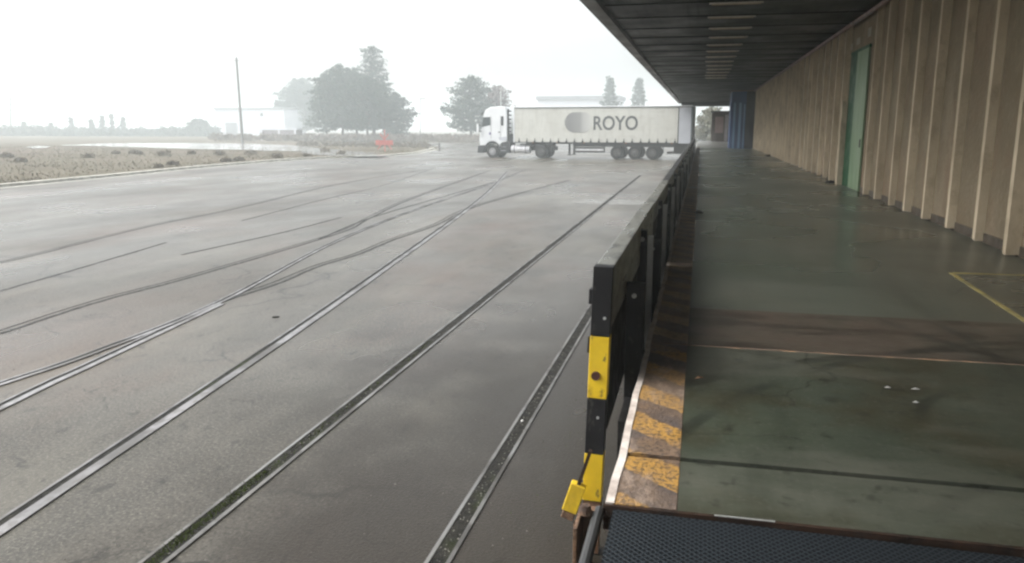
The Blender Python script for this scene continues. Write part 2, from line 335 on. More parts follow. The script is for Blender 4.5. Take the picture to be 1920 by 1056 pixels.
for k_, v_ in dict(groove=.08, seam=.15, green_dark=.08, green_door=.2, navy=.1, blue1=.2, brown=.1, mat=.1, canopy=.08, purlin=.08, black=.25, rubber=.12, concrete_dark=.2, deck=.32, deck_far=.4, deck_brown=.3, joint=.05, wall=.2, rib=.2, dirt=.1, kerb=.2,
                   chassis=.15, tyre=.15, trim=.3, needles=.1, needles_far=.1, farwood=.1, straw=.1, shrub=.1, hedge=.1, bark=.1, dark_rust=.15).items():
    if M[k_].use_nodes: M[k_].node_tree.nodes['Principled BSDF'].inputs['Specular IOR Level'].default_value = v_

def stripe_mat(far=False):
    m = mat('faded_stripes_shade_offset' if far else 'worn_hazard_stripes', (.5, .3, .1), rough=(.4, .65), bump=.35, bscale=70)
    n = m.node_tree.nodes; l = m.node_tree.links; b = n['Principled BSDF']
    def math_(op, a, b_=None):
        q = n.new('ShaderNodeMath'); q.operation = op
        for i, v in enumerate((a, b_)):
            if v is None: continue
            if isinstance(v, (int, float)): q.inputs[i].default_value = v
            else: l.new(v, q.inputs[i])
        return q.outputs[0]
    tc = n.new('ShaderNodeTexCoord'); sp = n.new('ShaderNodeSeparateXYZ'); l.new(tc.outputs['Object'], sp.inputs[0])
    wn = n.new('ShaderNodeTexNoise'); wn.inputs['Scale'].default_value = 5; l.new(tc.outputs['Object'], wn.inputs['Vector'])
    u = math_('ADD', sp.outputs[1], math_('MULTIPLY', sp.outputs[0], .85))
    u = math_('ADD', u, math_('MULTIPLY', wn.outputs['Fac'], .16))
    u = math_('DIVIDE', u, .47); fr = math_('FRACT', math_('ADD', u, .03))
    edge = n.new('ShaderNodeMapRange'); edge.inputs[1].default_value = .47; edge.inputs[2].default_value = .53; l.new(fr, edge.inputs[0])
    mx = n.new('ShaderNodeMix'); mx.data_type = 'RGBA'; l.new(edge.outputs[0], mx.inputs[0])
    mx.inputs[6].default_value = (.42, .235, .05, 1); mx.inputs[7].default_value = (.075, .062, .06, 1)
    l.new(mx.outputs[2], b.inputs['Base Color'])
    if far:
        mx.inputs[6].default_value = (.55, .40, .22, 1); mx.inputs[7].default_value = (.22, .165, .125, 1)  # browner far stripes, brightened in colour to offset the rail's shade
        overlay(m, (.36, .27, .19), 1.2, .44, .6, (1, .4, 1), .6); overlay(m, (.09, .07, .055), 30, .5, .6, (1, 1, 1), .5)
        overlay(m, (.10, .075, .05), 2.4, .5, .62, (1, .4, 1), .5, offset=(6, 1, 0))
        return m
    overlay(m, (.24, .155, .09), 3.5, .46, .62, (1, .8, 1), .65)
    overlay(m, (.040, .034, .032), 40, .48, .58, (1, 1, 1), .75, detail=3)
    overlay(m, (.20, .135, .085), 1.1, .46, .62, (1, .5, 1), .5, offset=(0, 2, 0))
    overlay(m, (.36, .28, .22), 4.5, .55, .66, (1.4, .7, 1), .55, offset=(1, 4, 0))
    return m
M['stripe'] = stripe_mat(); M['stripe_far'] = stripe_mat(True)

def tread():
    m = M['mat']; m.use_nodes = True
    n = m.node_tree.nodes; l = m.node_tree.links; b = n['Principled BSDF']
    tc = n.new('ShaderNodeTexCoord'); mp = n.new('ShaderNodeMapping'); mp.inputs['Rotation'].default_value = (0, 0, R(45))
    l.new(tc.outputs['Object'], mp.inputs[0]); sp = n.new('ShaderNodeSeparateXYZ'); l.new(mp.outputs[0], sp.inputs[0])
    outs = []
    for i in (0, 1):
        a = n.new('ShaderNodeMath'); a.operation = 'MULTIPLY'; a.inputs[1].default_value = 2 * PI / .021; l.new(sp.outputs[i], a.inputs[0])
        s = n.new('ShaderNodeMath'); s.operation = 'SINE'; l.new(a.outputs[0], s.inputs[0]); outs.append(s.outputs[0])
    mxx = n.new('ShaderNodeMath'); mxx.operation = 'MAXIMUM'; l.new(outs[0], mxx.inputs[0]); l.new(outs[1], mxx.inputs[1])
    mr = n.new('ShaderNodeMapRange'); mr.inputs[1].default_value = .3; mr.inputs[2].default_value = .95; l.new(mxx.outputs[0], mr.inputs[0])
    mx = n.new('ShaderNodeMix'); mx.data_type = 'RGBA'; l.new(mr.outputs[0], mx.inputs[0])
    mx.inputs[6].default_value = (.004, .005, .007, 1); mx.inputs[7].default_value = (.026, .034, .040, 1)
    l.new(mx.outputs[2], b.inputs['Base Color']); b.inputs['Roughness'].default_value = .45; b.inputs['Specular IOR Level'].default_value = .12
    bp = n.new('ShaderNodeBump'); bp.inputs['Distance'].default_value = .003; bp.inputs['Strength'].default_value = .8
    l.new(mr.outputs[0], bp.inputs['Height']); l.new(bp.outputs[0], b.inputs['Normal'])
tread()

# ---------------------------------------------------------------- ground
g = MB().poly([(-1300, -60, -.06), (600, -60, -.06), (600, 1500, -.06), (-1300, 1500, -.06)]).build('ground', M['dirt'])
tag(g, kind='structure')
KP = [(-28.2, -20), (-28.6, 0), (-29.3, 22), (-29.6, 30), (-30.3, 38), (-31.2, 45), (-31.5, 52), (-31.2, 60), (-29.6, 64.5), (-27.8, 68), (-27.6, 75),
      (-28.8, 82), (-31.0, 92), (-33.5, 103), (-40, 112), (-60, 122)]
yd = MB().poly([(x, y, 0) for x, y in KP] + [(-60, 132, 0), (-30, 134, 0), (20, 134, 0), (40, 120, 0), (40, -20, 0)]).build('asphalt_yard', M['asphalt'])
tag(yd, kind='structure')

def smooth(pts, n=8):
    if len(pts) < 3:
        a, b = Vector(pts[0]), Vector(pts[1]); return [a.lerp(b, i / 12) for i in range(13)]
    P = [Vector(p) for p in pts]; P = [P[0] * 2 - P[1]] + P + [P[-1] * 2 - P[-2]]
    out = []
    for i in range(1, len(P) - 2):
        for k in range(n):
            t = k / n; a, b, c, d = P[i - 1:i + 3]
            out.append(.5 * ((2 * b) + (c - a) * t + (2 * a - 5 * b + 4 * c - d) * t * t + (3 * b - a - 3 * c + d) * t ** 3))
    out.append(P[-2]); return out
def ribbon(mb, pts, off, wd, z0, z1, jit=0):
    """a strip with thickness following pts, offset sideways"""
    L = []
    for i, p in enumerate(pts):
        a = pts[max(0, i - 1)]; b = pts[min(len(pts) - 1, i + 1)]; d = (b - a).normalized(); nrm = Vector((-d.y, d.x))
        j = random.uniform(-jit, jit); wj = wd * (1 + random.uniform(-jit, jit) * 6)
        L.append((p + nrm * (off + j - wj / 2), p + nrm * (off + j + wj / 2)))
    base = len(mb.v)
    for a, b in L:
        mb.v += [(a.x, a.y, z0), (a.x, a.y, z1), (b.x, b.y, z1), (b.x, b.y, z0)]
    for i in range(len(L) - 1):
        q = base + 4 * i
        for k in range(3): mb.f.append([q + k, q + k + 1, q + k + 5, q + k + 4])
    mb.f.append([base, base + 1, base + 2, base + 3]); q = base + 4 * (len(L) - 1); mb.f.append([q + 3, q + 2, q + 1, q])
    return mb

kerb = empty('kerb', (KP[3][0], KP[3][1], 0)); tag(kerb, 'pale stone kerb curving along the edge of the rough ground beside the yard', 'kerb')
k3 = Vector((KP[3][0], KP[3][1]))
kp = [p - k3 for p in smooth(KP[1:13])]
mb = MB(); ribbon(mb, kp, 0, .42, -.05, .14); mb.build('kerb_stones', M['kerb'], kerb)
mb = MB(); ribbon(mb, kp, -.46, .45, -.05, .012); mb.build('gutter', M['kerb'], kerb)
fp = [(x - .16, y) for x, y in KP[1:13]]
fd = MB().poly([(x, y, .10) for x, y in fp] + [(-45, 98, .10), (-90, 104, .10), (-200, 100, .10), (-200, 0, .10)]).build('rough_ground', M['dirt'])
tag(fd, kind='structure')
fp2 = gp
def pix(l, z=0): return [gp(x, y, z) for x, y in l]
def sheet(name, pts, z, m, jit=0.0, n=5):
    P = smooth(pts + [pts[0]], n)[:-1]
    mb = MB().poly([(p.x + random.uniform(-jit, jit), p.y + random.uniform(-jit, jit), z) for p in P])
    return mb.build(name, m)
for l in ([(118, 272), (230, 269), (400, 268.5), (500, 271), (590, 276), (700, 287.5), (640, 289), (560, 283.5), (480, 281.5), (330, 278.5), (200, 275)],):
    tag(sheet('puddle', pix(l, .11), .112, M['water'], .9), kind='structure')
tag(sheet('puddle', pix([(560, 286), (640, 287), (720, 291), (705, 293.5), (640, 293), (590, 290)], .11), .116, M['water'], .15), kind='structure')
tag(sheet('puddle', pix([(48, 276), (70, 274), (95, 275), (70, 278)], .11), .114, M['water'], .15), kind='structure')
# drying film of water on the asphalt and pale repair strip
tag(sheet('repair_patch', [(-4.2, 27.2), (-3.0, 27.0), (-1.4, 27.1), (-1.3, 28.4), (-2.8, 28.8), (-4.3, 28.6)], .004,
          mat('pale_patch', (.115, .108, .09), (.07, .067, .056), scale=1.5, rough=(.25, .4)), .04, 2), kind='structure')

# ---------------------------------------------------------------- embedded rails
RAILS = [
    ('embedded steel rail with dark groove, nearest to the loading dock', [(-1.42, -2), (-1.42, 4), (-1.41, 11), (-1.40, 26), (-1.40, 46)], .10, 'steel_dull', .6),
    ('embedded steel rail with mossy groove, second from the loading dock', [(-3.07, -2), (-3.07, 4), (-3.08, 14), (-3.09, 26.5), (-3.1, 44)], .11, 'steel_dull', .75),
    ('bright wide rail slanting across the middle of the yard', [(-3.75, -1), (-4.35, 3.94), (-5.24, 11.04), (-7.1, 23.94), (-8.63, 33.2), (-11.0, 46)], .06, 'steel', 2.0),
    ('bright rail left of the wide slanting rail, reaching the lower left corner', [(-5.3, 0), (-6.25, 5.83), (-6.42, 7.16), (-6.80, 10.2)], .06, 'steel', 1.6),
    ('rail joining the crossing from the left, then running toward the truck cab', [(-6.9, 5.2), (-6.80, 6.38), (-6.72, 7.59), (-6.88, 10.39), (-8.0, 16.6), (-8.7, 24), (-9.3, 35.4), (-10.4, 48)], .05, 'steel', 1.2),
]
z = 0
for lab, pts, gw, mname, wide in RAILS:
    z += .0006
    P = smooth([Vector(p) for p in pts], 10)
    o0 = P[len(P) // 3]; t = empty('embedded_rail', (o0.x, o0.y, 0)); tag(t, lab, 'rail', 'rails set in the asphalt')
    P = [p - o0 for p in P]
    hw = .045 * wide
    ribbon(MB(), P, -gw / 2 - hw / 2, hw, -.02, .010 + z).build('rail_head', M[mname], t)
    ribbon(MB(), P, 0, gw, -.02, .004 + z).build('groove', M['groove'], t)
    ribbon(MB(), P, gw / 2 + .013, .026, -.02, .009 + z).build('guard_edge', M[mname], t)
SEAMS = [
    [(0, 493), (68, 478), (280, 425), (454, 389), (640, 345), (800, 318)],
    [(0, 546), (160, 500), (311, 455)],
    [(454, 414), (600, 376), (724, 346), (815, 315)],
    [(0, 626), (189, 565), (379, 514), (640, 436), (695, 409), (780, 370), (920, 320)],
    [(341, 478), (530, 436), (640, 408)],
    [(417, 566), (523, 531), (600, 499), (673, 477), (738, 450), (819, 422), (877, 393), (961, 367), (1070, 338)],
    [(600, 448), (695, 409), (820, 372), (940, 338)],
]
for i, l in enumerate(SEAMS):
    P = smooth([Vector(gp(*p)) for p in l], 12)
    wd = .06
    tag(ribbon(MB(), P, 0, wd, -.01, .003 + .0004 * i, jit=.008).build('asphalt_seam', M['seam']), kind='structure')
    if i in (0, 3, 5):
        tag(ribbon(MB(), P, .13, .03, -.01, .0025 + .0004 * i, jit=.006).build('asphalt_seam', M['seam']), kind='structure')

# small things on the asphalt
d = MB().cyl((0, 0, 0), (0, 0, .008), .05, n=16); d.cyl((0, 0, .008), (0, 0, .012), .03, n=12)
x, y = gp(517, 595); tag(d.build('drain_cap', M['groove'], loc=(x, y, 0)), 'small round dark cap set in the asphalt between the slanting rails', 'drain cap')
def blob(name, m, x, y, z, r, h, seed, sx=1, sy=1):
    rnd = random.Random(seed); bm = bmesh.new(); bmesh.ops.create_icosphere(bm, subdivisions=2, radius=1)
    for v in bm.verts:
        k = 1 + rnd.uniform(-.18, .18); v.co = Vector((v.co.x * r * sx * k, v.co.y * r * sy * k, max(-.05, v.co.z) * h * k))
    me = bpy.data.meshes.new(name); bm.to_mesh(me); bm.free(); me.materials.append(m)
    o = bpy.data.objects.new(name, me); col.objects.link(o); o.location = (x, y, z); return o
x, y = gp(979, 789, .01); tag(blob('pebble', M['paper'], x, y, .006, .012, .014, 4), 'white pebble lying in the groove of the rail nearest the dock', 'pebble')

# grit in the grooves and along the dock, moss in the second rail
rg = random.Random(31)
mb = MB()
def chip(x, y, z, r_):
    i = len(mb.v); a_ = rg.uniform(0, 6.28)
    for k in range(4):
        t_ = a_ + k * PI / 2; mb.v.append((x + math.cos(t_) * r_ * rg.uniform(.6, 1.3), y + math.sin(t_) * r_ * rg.uniform(.6, 1.3), z))
    mb.v.append((x, y, z + r_ * .8))
    for k in range(4): mb.f.append([i + k, i + (k + 1) % 4, i + 4])
for _ in range(500):
    y_ = 3.2 + 12 * rg.random() ** 1.6; chip(rg.choice((-1.42, -1.42, -3.07)) + rg.gauss(0, .03), y_, .004, rg.uniform(.004, .011))
for _ in range(700):
    y_ = 3.2 + 16 * rg.random() ** 1.4; chip(rg.uniform(-9, -.75), y_, .001, rg.uniform(.003, .009))
tag(mb.build('grit', mat('grit', (.18, .17, .15), (.04, .038, .033), rough=(.8, .9), island=True)), 'fine loose grit scattered in the rail grooves and over the asphalt', 'grit', kind='stuff')
mb = MB()
for _ in range(2600):
    y_ = 2.9 + 2.2 * rg.random() ** 1.3 if rg.random() < .7 else 2.9 + 6 * rg.random(); x_ = -3.07 + rg.gauss(-.01, .022); h_ = rg.uniform(.006, .022); a_ = rg.uniform(0, 6.28)
    mb.poly([(x_ - .004, y_, .004), (x_ + .004, y_ + .002, .004), (x_ + math.cos(a_) * .012, y_ + math.sin(a_) * .012, .004 + h_)])
for _ in range(60):
    y_ = 3.2 + 5 * rg.random(); x_ = -.95 + rg.gauss(0, .15); h_ = rg.uniform(.004, .012); a_ = rg.uniform(0, 6.28)
    mb.poly([(x_ - .005, y_, .001), (x_ + .005, y_ + .002, .001), (x_ + math.cos(a_) * .015, y_ + math.sin(a_) * .015, h_)])
tag(mb.build('moss', mat('moss', (.055, .075, .018), (.035, .042, .015), rough=(.8, .9), spec=.1, island=True)), 'green moss and short weeds growing in the rail groove and at the dock foot', 'moss', kind='stuff')

# ---------------------------------------------------------------- loading platform
PT = 1.10
dock = empty('loading_platform', (-.30, 2.93, 0)); tag(dock, 'long raised loading platform with green floor and worn yellow and black edge', 'loading platform')
DO = Vector((-.30, 2.93, 0))
def onp(mb, name, m, bevel=0, parent=dock):
    mb.v = [(a - DO.x, b - DO.y, c) for a, b, c in mb.v]; return mb.build(name, m, parent, bevel)
onp(MB().box(-.29, 3.58, 2.95, 88, -.02, PT - .05), 'dock_wall', M['concrete_dark'])
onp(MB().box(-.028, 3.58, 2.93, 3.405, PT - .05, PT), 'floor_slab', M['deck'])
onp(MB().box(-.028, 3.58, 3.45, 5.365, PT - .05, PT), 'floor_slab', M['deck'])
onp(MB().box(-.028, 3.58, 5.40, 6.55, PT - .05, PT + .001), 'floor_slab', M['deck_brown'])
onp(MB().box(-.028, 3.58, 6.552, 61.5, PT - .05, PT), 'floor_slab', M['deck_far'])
onp(MB().box(-.28, 3.58, 61.9, 88, PT - .05, PT + .02), 'floor_slab', M['deck_grey'])
onp(MB().box(-.28, 3.58, 61.5, 61.9, PT - .05, PT - .004), 'expansion_joint', M['joint'])
onp(MB().box(-.028, 3.58, 3.405, 3.45, PT - .05, PT - .03), 'expansion_joint', M['joint'])
onp(MB().box(-.028, 3.58, 5.365, 5.40, PT - .05, PT - .003), 'expansion_joint', M['joint_rust'])
onp(MB().box(-.275, -.030, 3.45, 5.365, PT - .05, PT + .002), 'edge_stripe', M['stripe'])
onp(MB().box(-.275, -.030, 2.93, 3.405, PT - .05, PT + .002), 'edge_stripe', M['stripe'])
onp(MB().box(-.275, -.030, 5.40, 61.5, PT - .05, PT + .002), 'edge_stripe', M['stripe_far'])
onp(MB().box(-.275, -.030, 5.37, 5.40, PT - .05, PT + .004), 'expansion_joint', M['joint_rust'])
P = [Vector((-.288 + random.uniform(-.006, .004), y_)) for y_ in [2.93 + i * .22 for i in range(26)]] + [Vector((-.288, y_)) for y_ in range(9, 62, 3)]
mb = MB(); ribbon(mb, P, -.004, .034, PT - .12, PT + .006, jit=.003); onp(mb, 'steel_nosing', M['nosing'])
x, y = gp(1295, 352, PT); onp(MB().box(-.27, .02, y - .12, y + .12, PT, PT + .006), 'painted_mark', M['whiteline'])
# yellow bay outline near the wall
a = Vector(gp(1783, 512, PT)); b = Vector(gp(1925, 604, PT)); c = Vector(gp(1990, 519, PT)); b = a + (b - a) * 1.5
mb = MB()
ribbon(mb, [a.lerp(b, i / 6) for i in range(7)], 0, .045, PT - .01, PT + .003)
onp(mb, 'floor_line', M['floorline'])
mb = MB(); ribbon(mb, [a + Vector((.03, 0)), Vector((3.5, a.y + .02))], 0, .05, PT - .01, PT + .0042); onp(mb, 'floor_line', M['floorline'])

# dock plate with tread mat where the photographer stands
dp = empty('dock_plate', (1.6, 1.4, 0)); tag(dp, 'black diamond tread plate at the near end of the green platform', 'dock plate')
def rel(mb, o, name, m, bevel=0):
    mb.v = [(a - o.location.x, b - o.location.y, c - o.location.z) for a, b, c in mb.v]; return mb.build(name, m, o, bevel)
mb = MB(); i0 = 0
mb.poly([(-.27, 2.905, PT - .01), (3.58, 2.80, PT - .01), (3.58, -3, PT - .01), (-.27, -3, PT - .01)]); rel(mb, dp, 'tread_mat', M['mat'])
mb = MB().box(-.25, 3.56, -2.98, 2.78, PT - .14, PT - .014); rel(mb, dp, 'plate_frame', M['rubber'])
for lx, ly in ((-.1, 2.4), (3.4, 2.4), (-.1, -2.8), (3.4, -2.8)):
    rel(MB().box(lx - .06, lx + .06, ly - .06, ly + .06, 0, PT - .14), dp, 'leg', M['rust'])
mb = MB().cyl((-.325, 2.90, PT - .02), (-.325, -2.9, PT - .02), .022, n=10); rel(mb, dp, 'side_tube', M['beam_dark'])
mb = MB().box(-.31, 3.58, 2.908, 2.922, PT - .10, PT + .002); rel(mb, dp, 'edge_angle', M['dark_rust'])
cf = empty('corner_bracket', (-.36, 2.86, 0)); tag(cf, 'rusty corner post under the platform corner beside the yellow and black post', 'bracket')
rel(MB().box(-.40, -.385, 2.72, 2.90, 0, PT - .01).box(-.40, -.345, 2.88, 2.895, 0, PT - .01), cf, 'angle_iron', M['rust'], .003)
rel(MB().cyl((-.372, 2.84, PT - .005), (-.372, 2.84, PT + .028), .028, .02, n=12), cf, 'cap', M['rust'])
rel(MB().box(-.40, -.31, 2.86, 2.90, PT - .012, PT - .004), cf, 'flange', M['rust'])
x, y = gp(1345, 975, PT); x2, y2 = gp(1447, 978, PT)
tag(MB().box(-.11, .11, -.0022, .0022, 0, .003).build('metal_strip', M['bolt'], loc=((x + x2) / 2, 2.915, PT + .003)), 'thin bright strip lying on the joint between tread plate and green floor', 'strip')

# scraps on the floor
for (px, py, sx, lab) in ((1664, 728, 1, 'leftmost of three white specks on the green floor'), (1716, 731, 1.4, 'upper right of three white specks on the green floor, the largest'), (1717, 756, 1, 'lowest of three white specks on the green floor')):
    x, y = gp(px, py, PT)
    mb = MB().poly([(-.018 * sx, 0, .002), (0, -.008, .010), (.02 * sx, .004, .003), (.002, .012, .008)]); mb.poly([(-.018 * sx, 0, .001), (0, -.008, .002), (.02 * sx, .004, .001), (.002, .012, .002)])
    tag(mb.build('paper_scrap', M['paper'], loc=(x, y, PT + .001)), lab, 'paper scrap', 'white scraps on the platform floor')
x, y = gp(1311, 711, PT)
tag(MB().poly([(-.03, -.015, .002), (-.008, .002, .016), (.03, .018, .004), (.002, -.008, .006)]).build('dry_leaf', M['rust'], loc=(x, y, PT + .002)), 'small dark curled leaf beside the hazard stripes', 'leaf')
x, y = gp(1310, 400, PT); tag(blob('rag', M['rubber'], x, y, PT, .06, .05, 8, 1.3, 1), 'little dark lump beside the striped edge midway along the platform', 'rag')
x, y = gp(1579, 343, PT); tag(blob('rubber_wedge', M['rubber'], 3.42, y, PT, .11, .07, 9, 1.3, 1), 'black lump on the floor beside the green door', 'wedge')
x, y = gp(1455, 293, PT); tag(blob('rubber_wedge', M['rubber'], 3.40, y, PT, .14, .09, 11, 1.2, 1), 'black lump at the foot of the wall close to the blue booth', 'wedge')

# ---------------------------------------------------------------- warehouse with canopy
wh = empty('warehouse', (3.6, 20, 0)); tag(wh, 'long beige ribbed concrete warehouse with dark overhanging canopy and green door', 'warehouse')
DY0, DY1, DZ = 19.70, 22.0, 4.32
WX = 3.60
mb = MB().box(WX, 26, -8, DY0, 0, 5.2).box(WX, 26, DY1, 89, 0, 5.2).box(WX, 26, DY0, DY1, DZ, 5.2).box(WX + .5, 26, DY0, DY1, 0, DZ)
rel(mb, wh, 'wall', M['wall'])
ribs = []
y = 10.13 - 1.22 * 14
k = 0
while y < 60:
    if not (DY0 - .25 < y < DY1 + .15):
        j = random.uniform(-.05, .05); hx = random.uniform(.10, .15)
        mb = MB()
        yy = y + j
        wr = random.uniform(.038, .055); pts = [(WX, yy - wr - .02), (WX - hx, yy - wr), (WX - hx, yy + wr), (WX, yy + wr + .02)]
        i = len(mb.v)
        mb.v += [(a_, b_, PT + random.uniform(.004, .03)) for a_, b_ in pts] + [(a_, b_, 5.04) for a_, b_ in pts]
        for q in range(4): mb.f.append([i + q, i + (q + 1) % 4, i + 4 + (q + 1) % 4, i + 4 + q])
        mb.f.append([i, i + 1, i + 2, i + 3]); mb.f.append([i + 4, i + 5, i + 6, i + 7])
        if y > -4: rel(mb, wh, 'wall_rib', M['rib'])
    y += 1.22
rel(MB().box(WX - .012, WX + .01, -6, DY0 - .1, PT + .001, PT + .12).box(WX - .012, WX + .01, DY1 + .1, 60, PT + .001, PT + .05), wh, 'wall_foot', M['plinth'])
dr = rel(MB().box(WX - .05, WX - .01, DY0 + .02, DY1 - .95, PT + .01, DZ - .02), wh, 'door', M['green_door'])
fr = rel(MB().box(WX - .03, WX + .02, DY1 - .93, DY1 - .01, PT + .01, DZ - .02).box(WX - .045, WX + .02, DY0, DY1, DZ - .018, DZ + .05), wh, 'door_frame', M['green_dark'])
rel(MB().box(WX - .075, WX - .052, DY0 + .15, DY0 + .19, PT + 1.0, PT + 1.18), wh, 'door_handle', M['steel_dull'])
rel(MB().box(WX - .16, WX, DY1 + .02, DY1 + .14, PT, 3.2), wh, 'door_guard', M['rib'])
for yy, zz, a_, b_ in ((19.2, 4.42, .35, .22), (20.0, 4.55, .4, .2), (21.3, 4.5, .5, .16), (22.2, 4.45, .3, .16)):
    rel(MB().box(WX - .018, WX + .01, yy - a_ / 2, yy + a_ / 2, zz, zz + b_), wh, 'render_patch', M['patch'], .006)
# canopy: folded sheet, purlins, gutter
CE = -2.47
mb = MB(); n0 = 0
cz = 5.16
xs = []; xx = CE + .1
while xx < 3.6:
    xs += [(xx, cz), (xx + .10, cz), (xx + .12, cz + .006), (xx + .20, cz + .006)]; xx += .23
xs = [p for p in xs if p[0] < 3.6] + [(3.6, cz)]
up = [(3.6, cz + .10), (CE + .1, cz + .10)]
cano = rel(MB().prism(xs + up, -8, 89), wh, 'canopy', M['canopy'])
def sub(mb, name, m, parent=None):
    mb.v = [(a_ - 3.6, b_ - 20, c_) for a_, b_, c_ in mb.v]; return mb.build(name, m, parent or cano)
sub(MB().box(CE, CE + .30, -8.1, 89.1, 5.03, 5.33), 'gutter', M['fascia'])
sub(MB().box(CE + .3, 3.6, 88.7, 89.0, 4.72, cz - .003), 'end_beam', M['purlin'])
yy = -6.2
while yy < 88:
    sub(MB().box(CE + .31, 3.55, yy - .06, yy + .06, 5.135, cz - .003), 'purlin', M['canopy']); yy += 2.22
rel(MB().cyl((3.42, -8, 4.98), (3.42, 60, 4.98), .05, n=10), wh, 'pipe', M['pipe'])
# unlit batten lamps under the canopy
def batten(y_):
    t = empty('batten_lamp', (.62, y_, 5.135))
    tag(t, 'pale unlit batten lamp mounted crosswise under the dark canopy', 'lamp', 'unlit batten lamps under the canopy')
    MB().box(-.55, .55, -.028, .028, -.030, -.002).build('casing', M['strip'], t)
    MB().cyl((-.50, 0, -.042), (.50, 0, -.042), .011, n=8).build('tube', M['rib'], t)
    return t
b0 = batten(-6.2 + 2.22 * 9)
for i in range(10, 24):
    c_ = copy_tree(b0); c_.location = (.62 + random.uniform(-.04, .04), -6.2 + 2.22 * i, 5.135)

# ---------------------------------------------------------------- booths at the far end of the platform
bb = empty('blue_booth', (1.9, 58, PT)); tag(bb, 'tall blue ribbed booth against the warehouse wall at the far end of the platform', 'booth')
rel(MB().box(1.95, 3.4, 58.05, 62, PT, 4.95), bb, 'body', M['blue1'])
for i, (x0, x1, m_) in enumerate(((1.9, 2.06, 'blue1'), (2.10, 2.24, 'blue2'), (2.30, 2.38, 'blue1'), (2.46, 2.62, 'blue2'), (2.78, 2.86, 'blue2'))):
    rel(MB().box(x0, x1, 57.96, 58.04, PT + .02, 4.2 if i < 4 else 4.1), bb, 'panel_rib', M[m_])
rel(MB().box(2.92, 3.5, 57.98, 58.04, PT + .02, 4.95), bb, 'door', M['navy'])
rel(MB().box(1.85, 3.5, 57.9, 58.04, 4.96, 5.01), bb, 'roof_edge', M['pipe'])
br = empty('brown_booth', (.98, 85, PT)); tag(br, 'small dark brown booth with reddish window at the end of the platform', 'booth')
rel(MB().box(1.0, 2.75, 85, 87.5, PT + .02, 4.05), br, 'body', M['brown'])
rel(MB().box(.9, 2.85, 84.8, 87.7, 4.06, 4.18), br, 'roof', M['trim'])
wn = rel(MB().box(1.35, 2.15, 84.95, 84.995, 2.0, 3.6), br, 'window', M['redpane'])
rel(MB().box(2.3, 2.62, 84.93, 84.995, PT + .05, 3.8), br, 'side_trim', M['pinkish'])

# ---------------------------------------------------------------- bumper rail beside the platform
br_ = empty('bumper_rail', (-.505, 4.5, 0)); tag(br_, 'long grey topped bumper rail with black bolted posts beside the platform edge', 'barrier')
RT = 1.77
seg = [(4.56, 8.62), (8.66, 12.6), (12.64, 16.6), (16.64, 24.5), (24.54, 32.5), (32.54, 42), (42.04, 52), (52.04, 61)]
for i, (a_, b_) in enumerate(seg):
    m_ = M['beam'] if i < 1 else (M['beam'] if i < 2 else M['beam_dark'])
    dz = 0 if i < 1 else -.02
    rel(MB().box(-.56, -.45, a_, b_, RT - .035 + dz, RT + dz), br_, 'top_beam', m_, .006)
    rel(MB().box(-.545, -.455, a_, b_, RT - .20 + dz, RT - .037 + dz), br_, 'side_channel', M['beam'] if i < 1 else M['beam_dark'])
    rel(MB().box(-.548, -.460, a_, b_, RT - .36 + dz, RT - .205 + dz), br_, 'side_board', M['beam'] if i < 1 else M['rubber'])
    rel(MB().box(-.535, -.475, a_, b_, RT - 1.0, RT - .38), br_, 'rubber_board', M['rubber'])
ys = [6.75, 9.6, 12.5, 15.4, 18.5, 21.6, 25, 28.5, 32, 36, 40, 44, 48, 52, 56, 60]
for i, y_ in enumerate(ys):
    p = rel(MB().box(-.485 if i else -.49, -.405, y_, y_ + .10, .02, RT - .07), br_, 'post', M['black'], .004)
    rel_b = MB().cyl((-.445, y_ - .016, RT - .145), (-.445, y_ - .001, RT - .145), .020, n=10)
    rel_b.v = [(a_ + .505, b_ - 4.5, c_) for a_, b_, c_ in rel_b.v]; rel_b.build('bolt', M['bolt'], p)
    s = MB().box(-.400, -.355, y_ + .02, y_ + .10, .5, RT - .12); s.v = [(a_ + .505, b_ - 4.5, c_) for a_, b_, c_ in s.v]; s.build('stay', M['zinc'], p)
for i, y_ in enumerate([5.5, 7.75, 10.2, 13.2, 16.5, 20, 24, 30.2, 38, 46]):
    p = rel(MB().box(-.46, -.335, y_, y_ + .06, .02, RT - .28), br_, 'bracket', M['black'], .004)
    q = MB().cyl((-.405, y_ - .016, RT - .37), (-.405, y_ - .001, RT - .37), .017, n=10); q.v = [(a_ + .505, b_ - 4.5, c_) for a_, b_, c_ in q.v]; q.build('bolt', M['bolt'], p)
rel(MB().box(-.45, -.31, 5.0, 61, 0.0, .66), br_, 'lower_fender', M['rubber'])

# striped end post
ep = empty('striped_post', (-.505, 4.5, 1.78)); tag(ep, 'yellow and black banded post closing the near end of the bumper rail', 'post')
ep.rotation_euler = (0, R(1.6), 0)
zs = [(-.004, -.41, 'black'), (-.413, -.785, 'yellow'), (-.788, -1.13, 'black'), (-1.133, -1.43, 'yellow')]
for a_, b_, m_ in zs:
    MB().box(-.056, .056, -.05, .05, b_, a_).build('painted_band', M[m_], ep, .004)
MB().box(-.053, .053, -.045, .045, -1.77, -1.434).build('foot', M['rust'], ep)
MB().cyl((-.012, -.066, -.645), (-.012, -.05, -.645), .026, n=12).build('bolt', M['bolt_dark'], ep)
MB().cyl((.022, -.058, -.30), (.022, -.05, -.30), .009, n=10).build('bolt', M['zinc'], ep)
MB().cyl((.012, -.058, -.90), (.012, -.05, -.90), .008, n=10).build('bolt', M['zinc'], ep)
MB().box(-.078, -.057, -.03, .03, -.23, -.14).build('hinge_lug', M['black'], ep, .006)
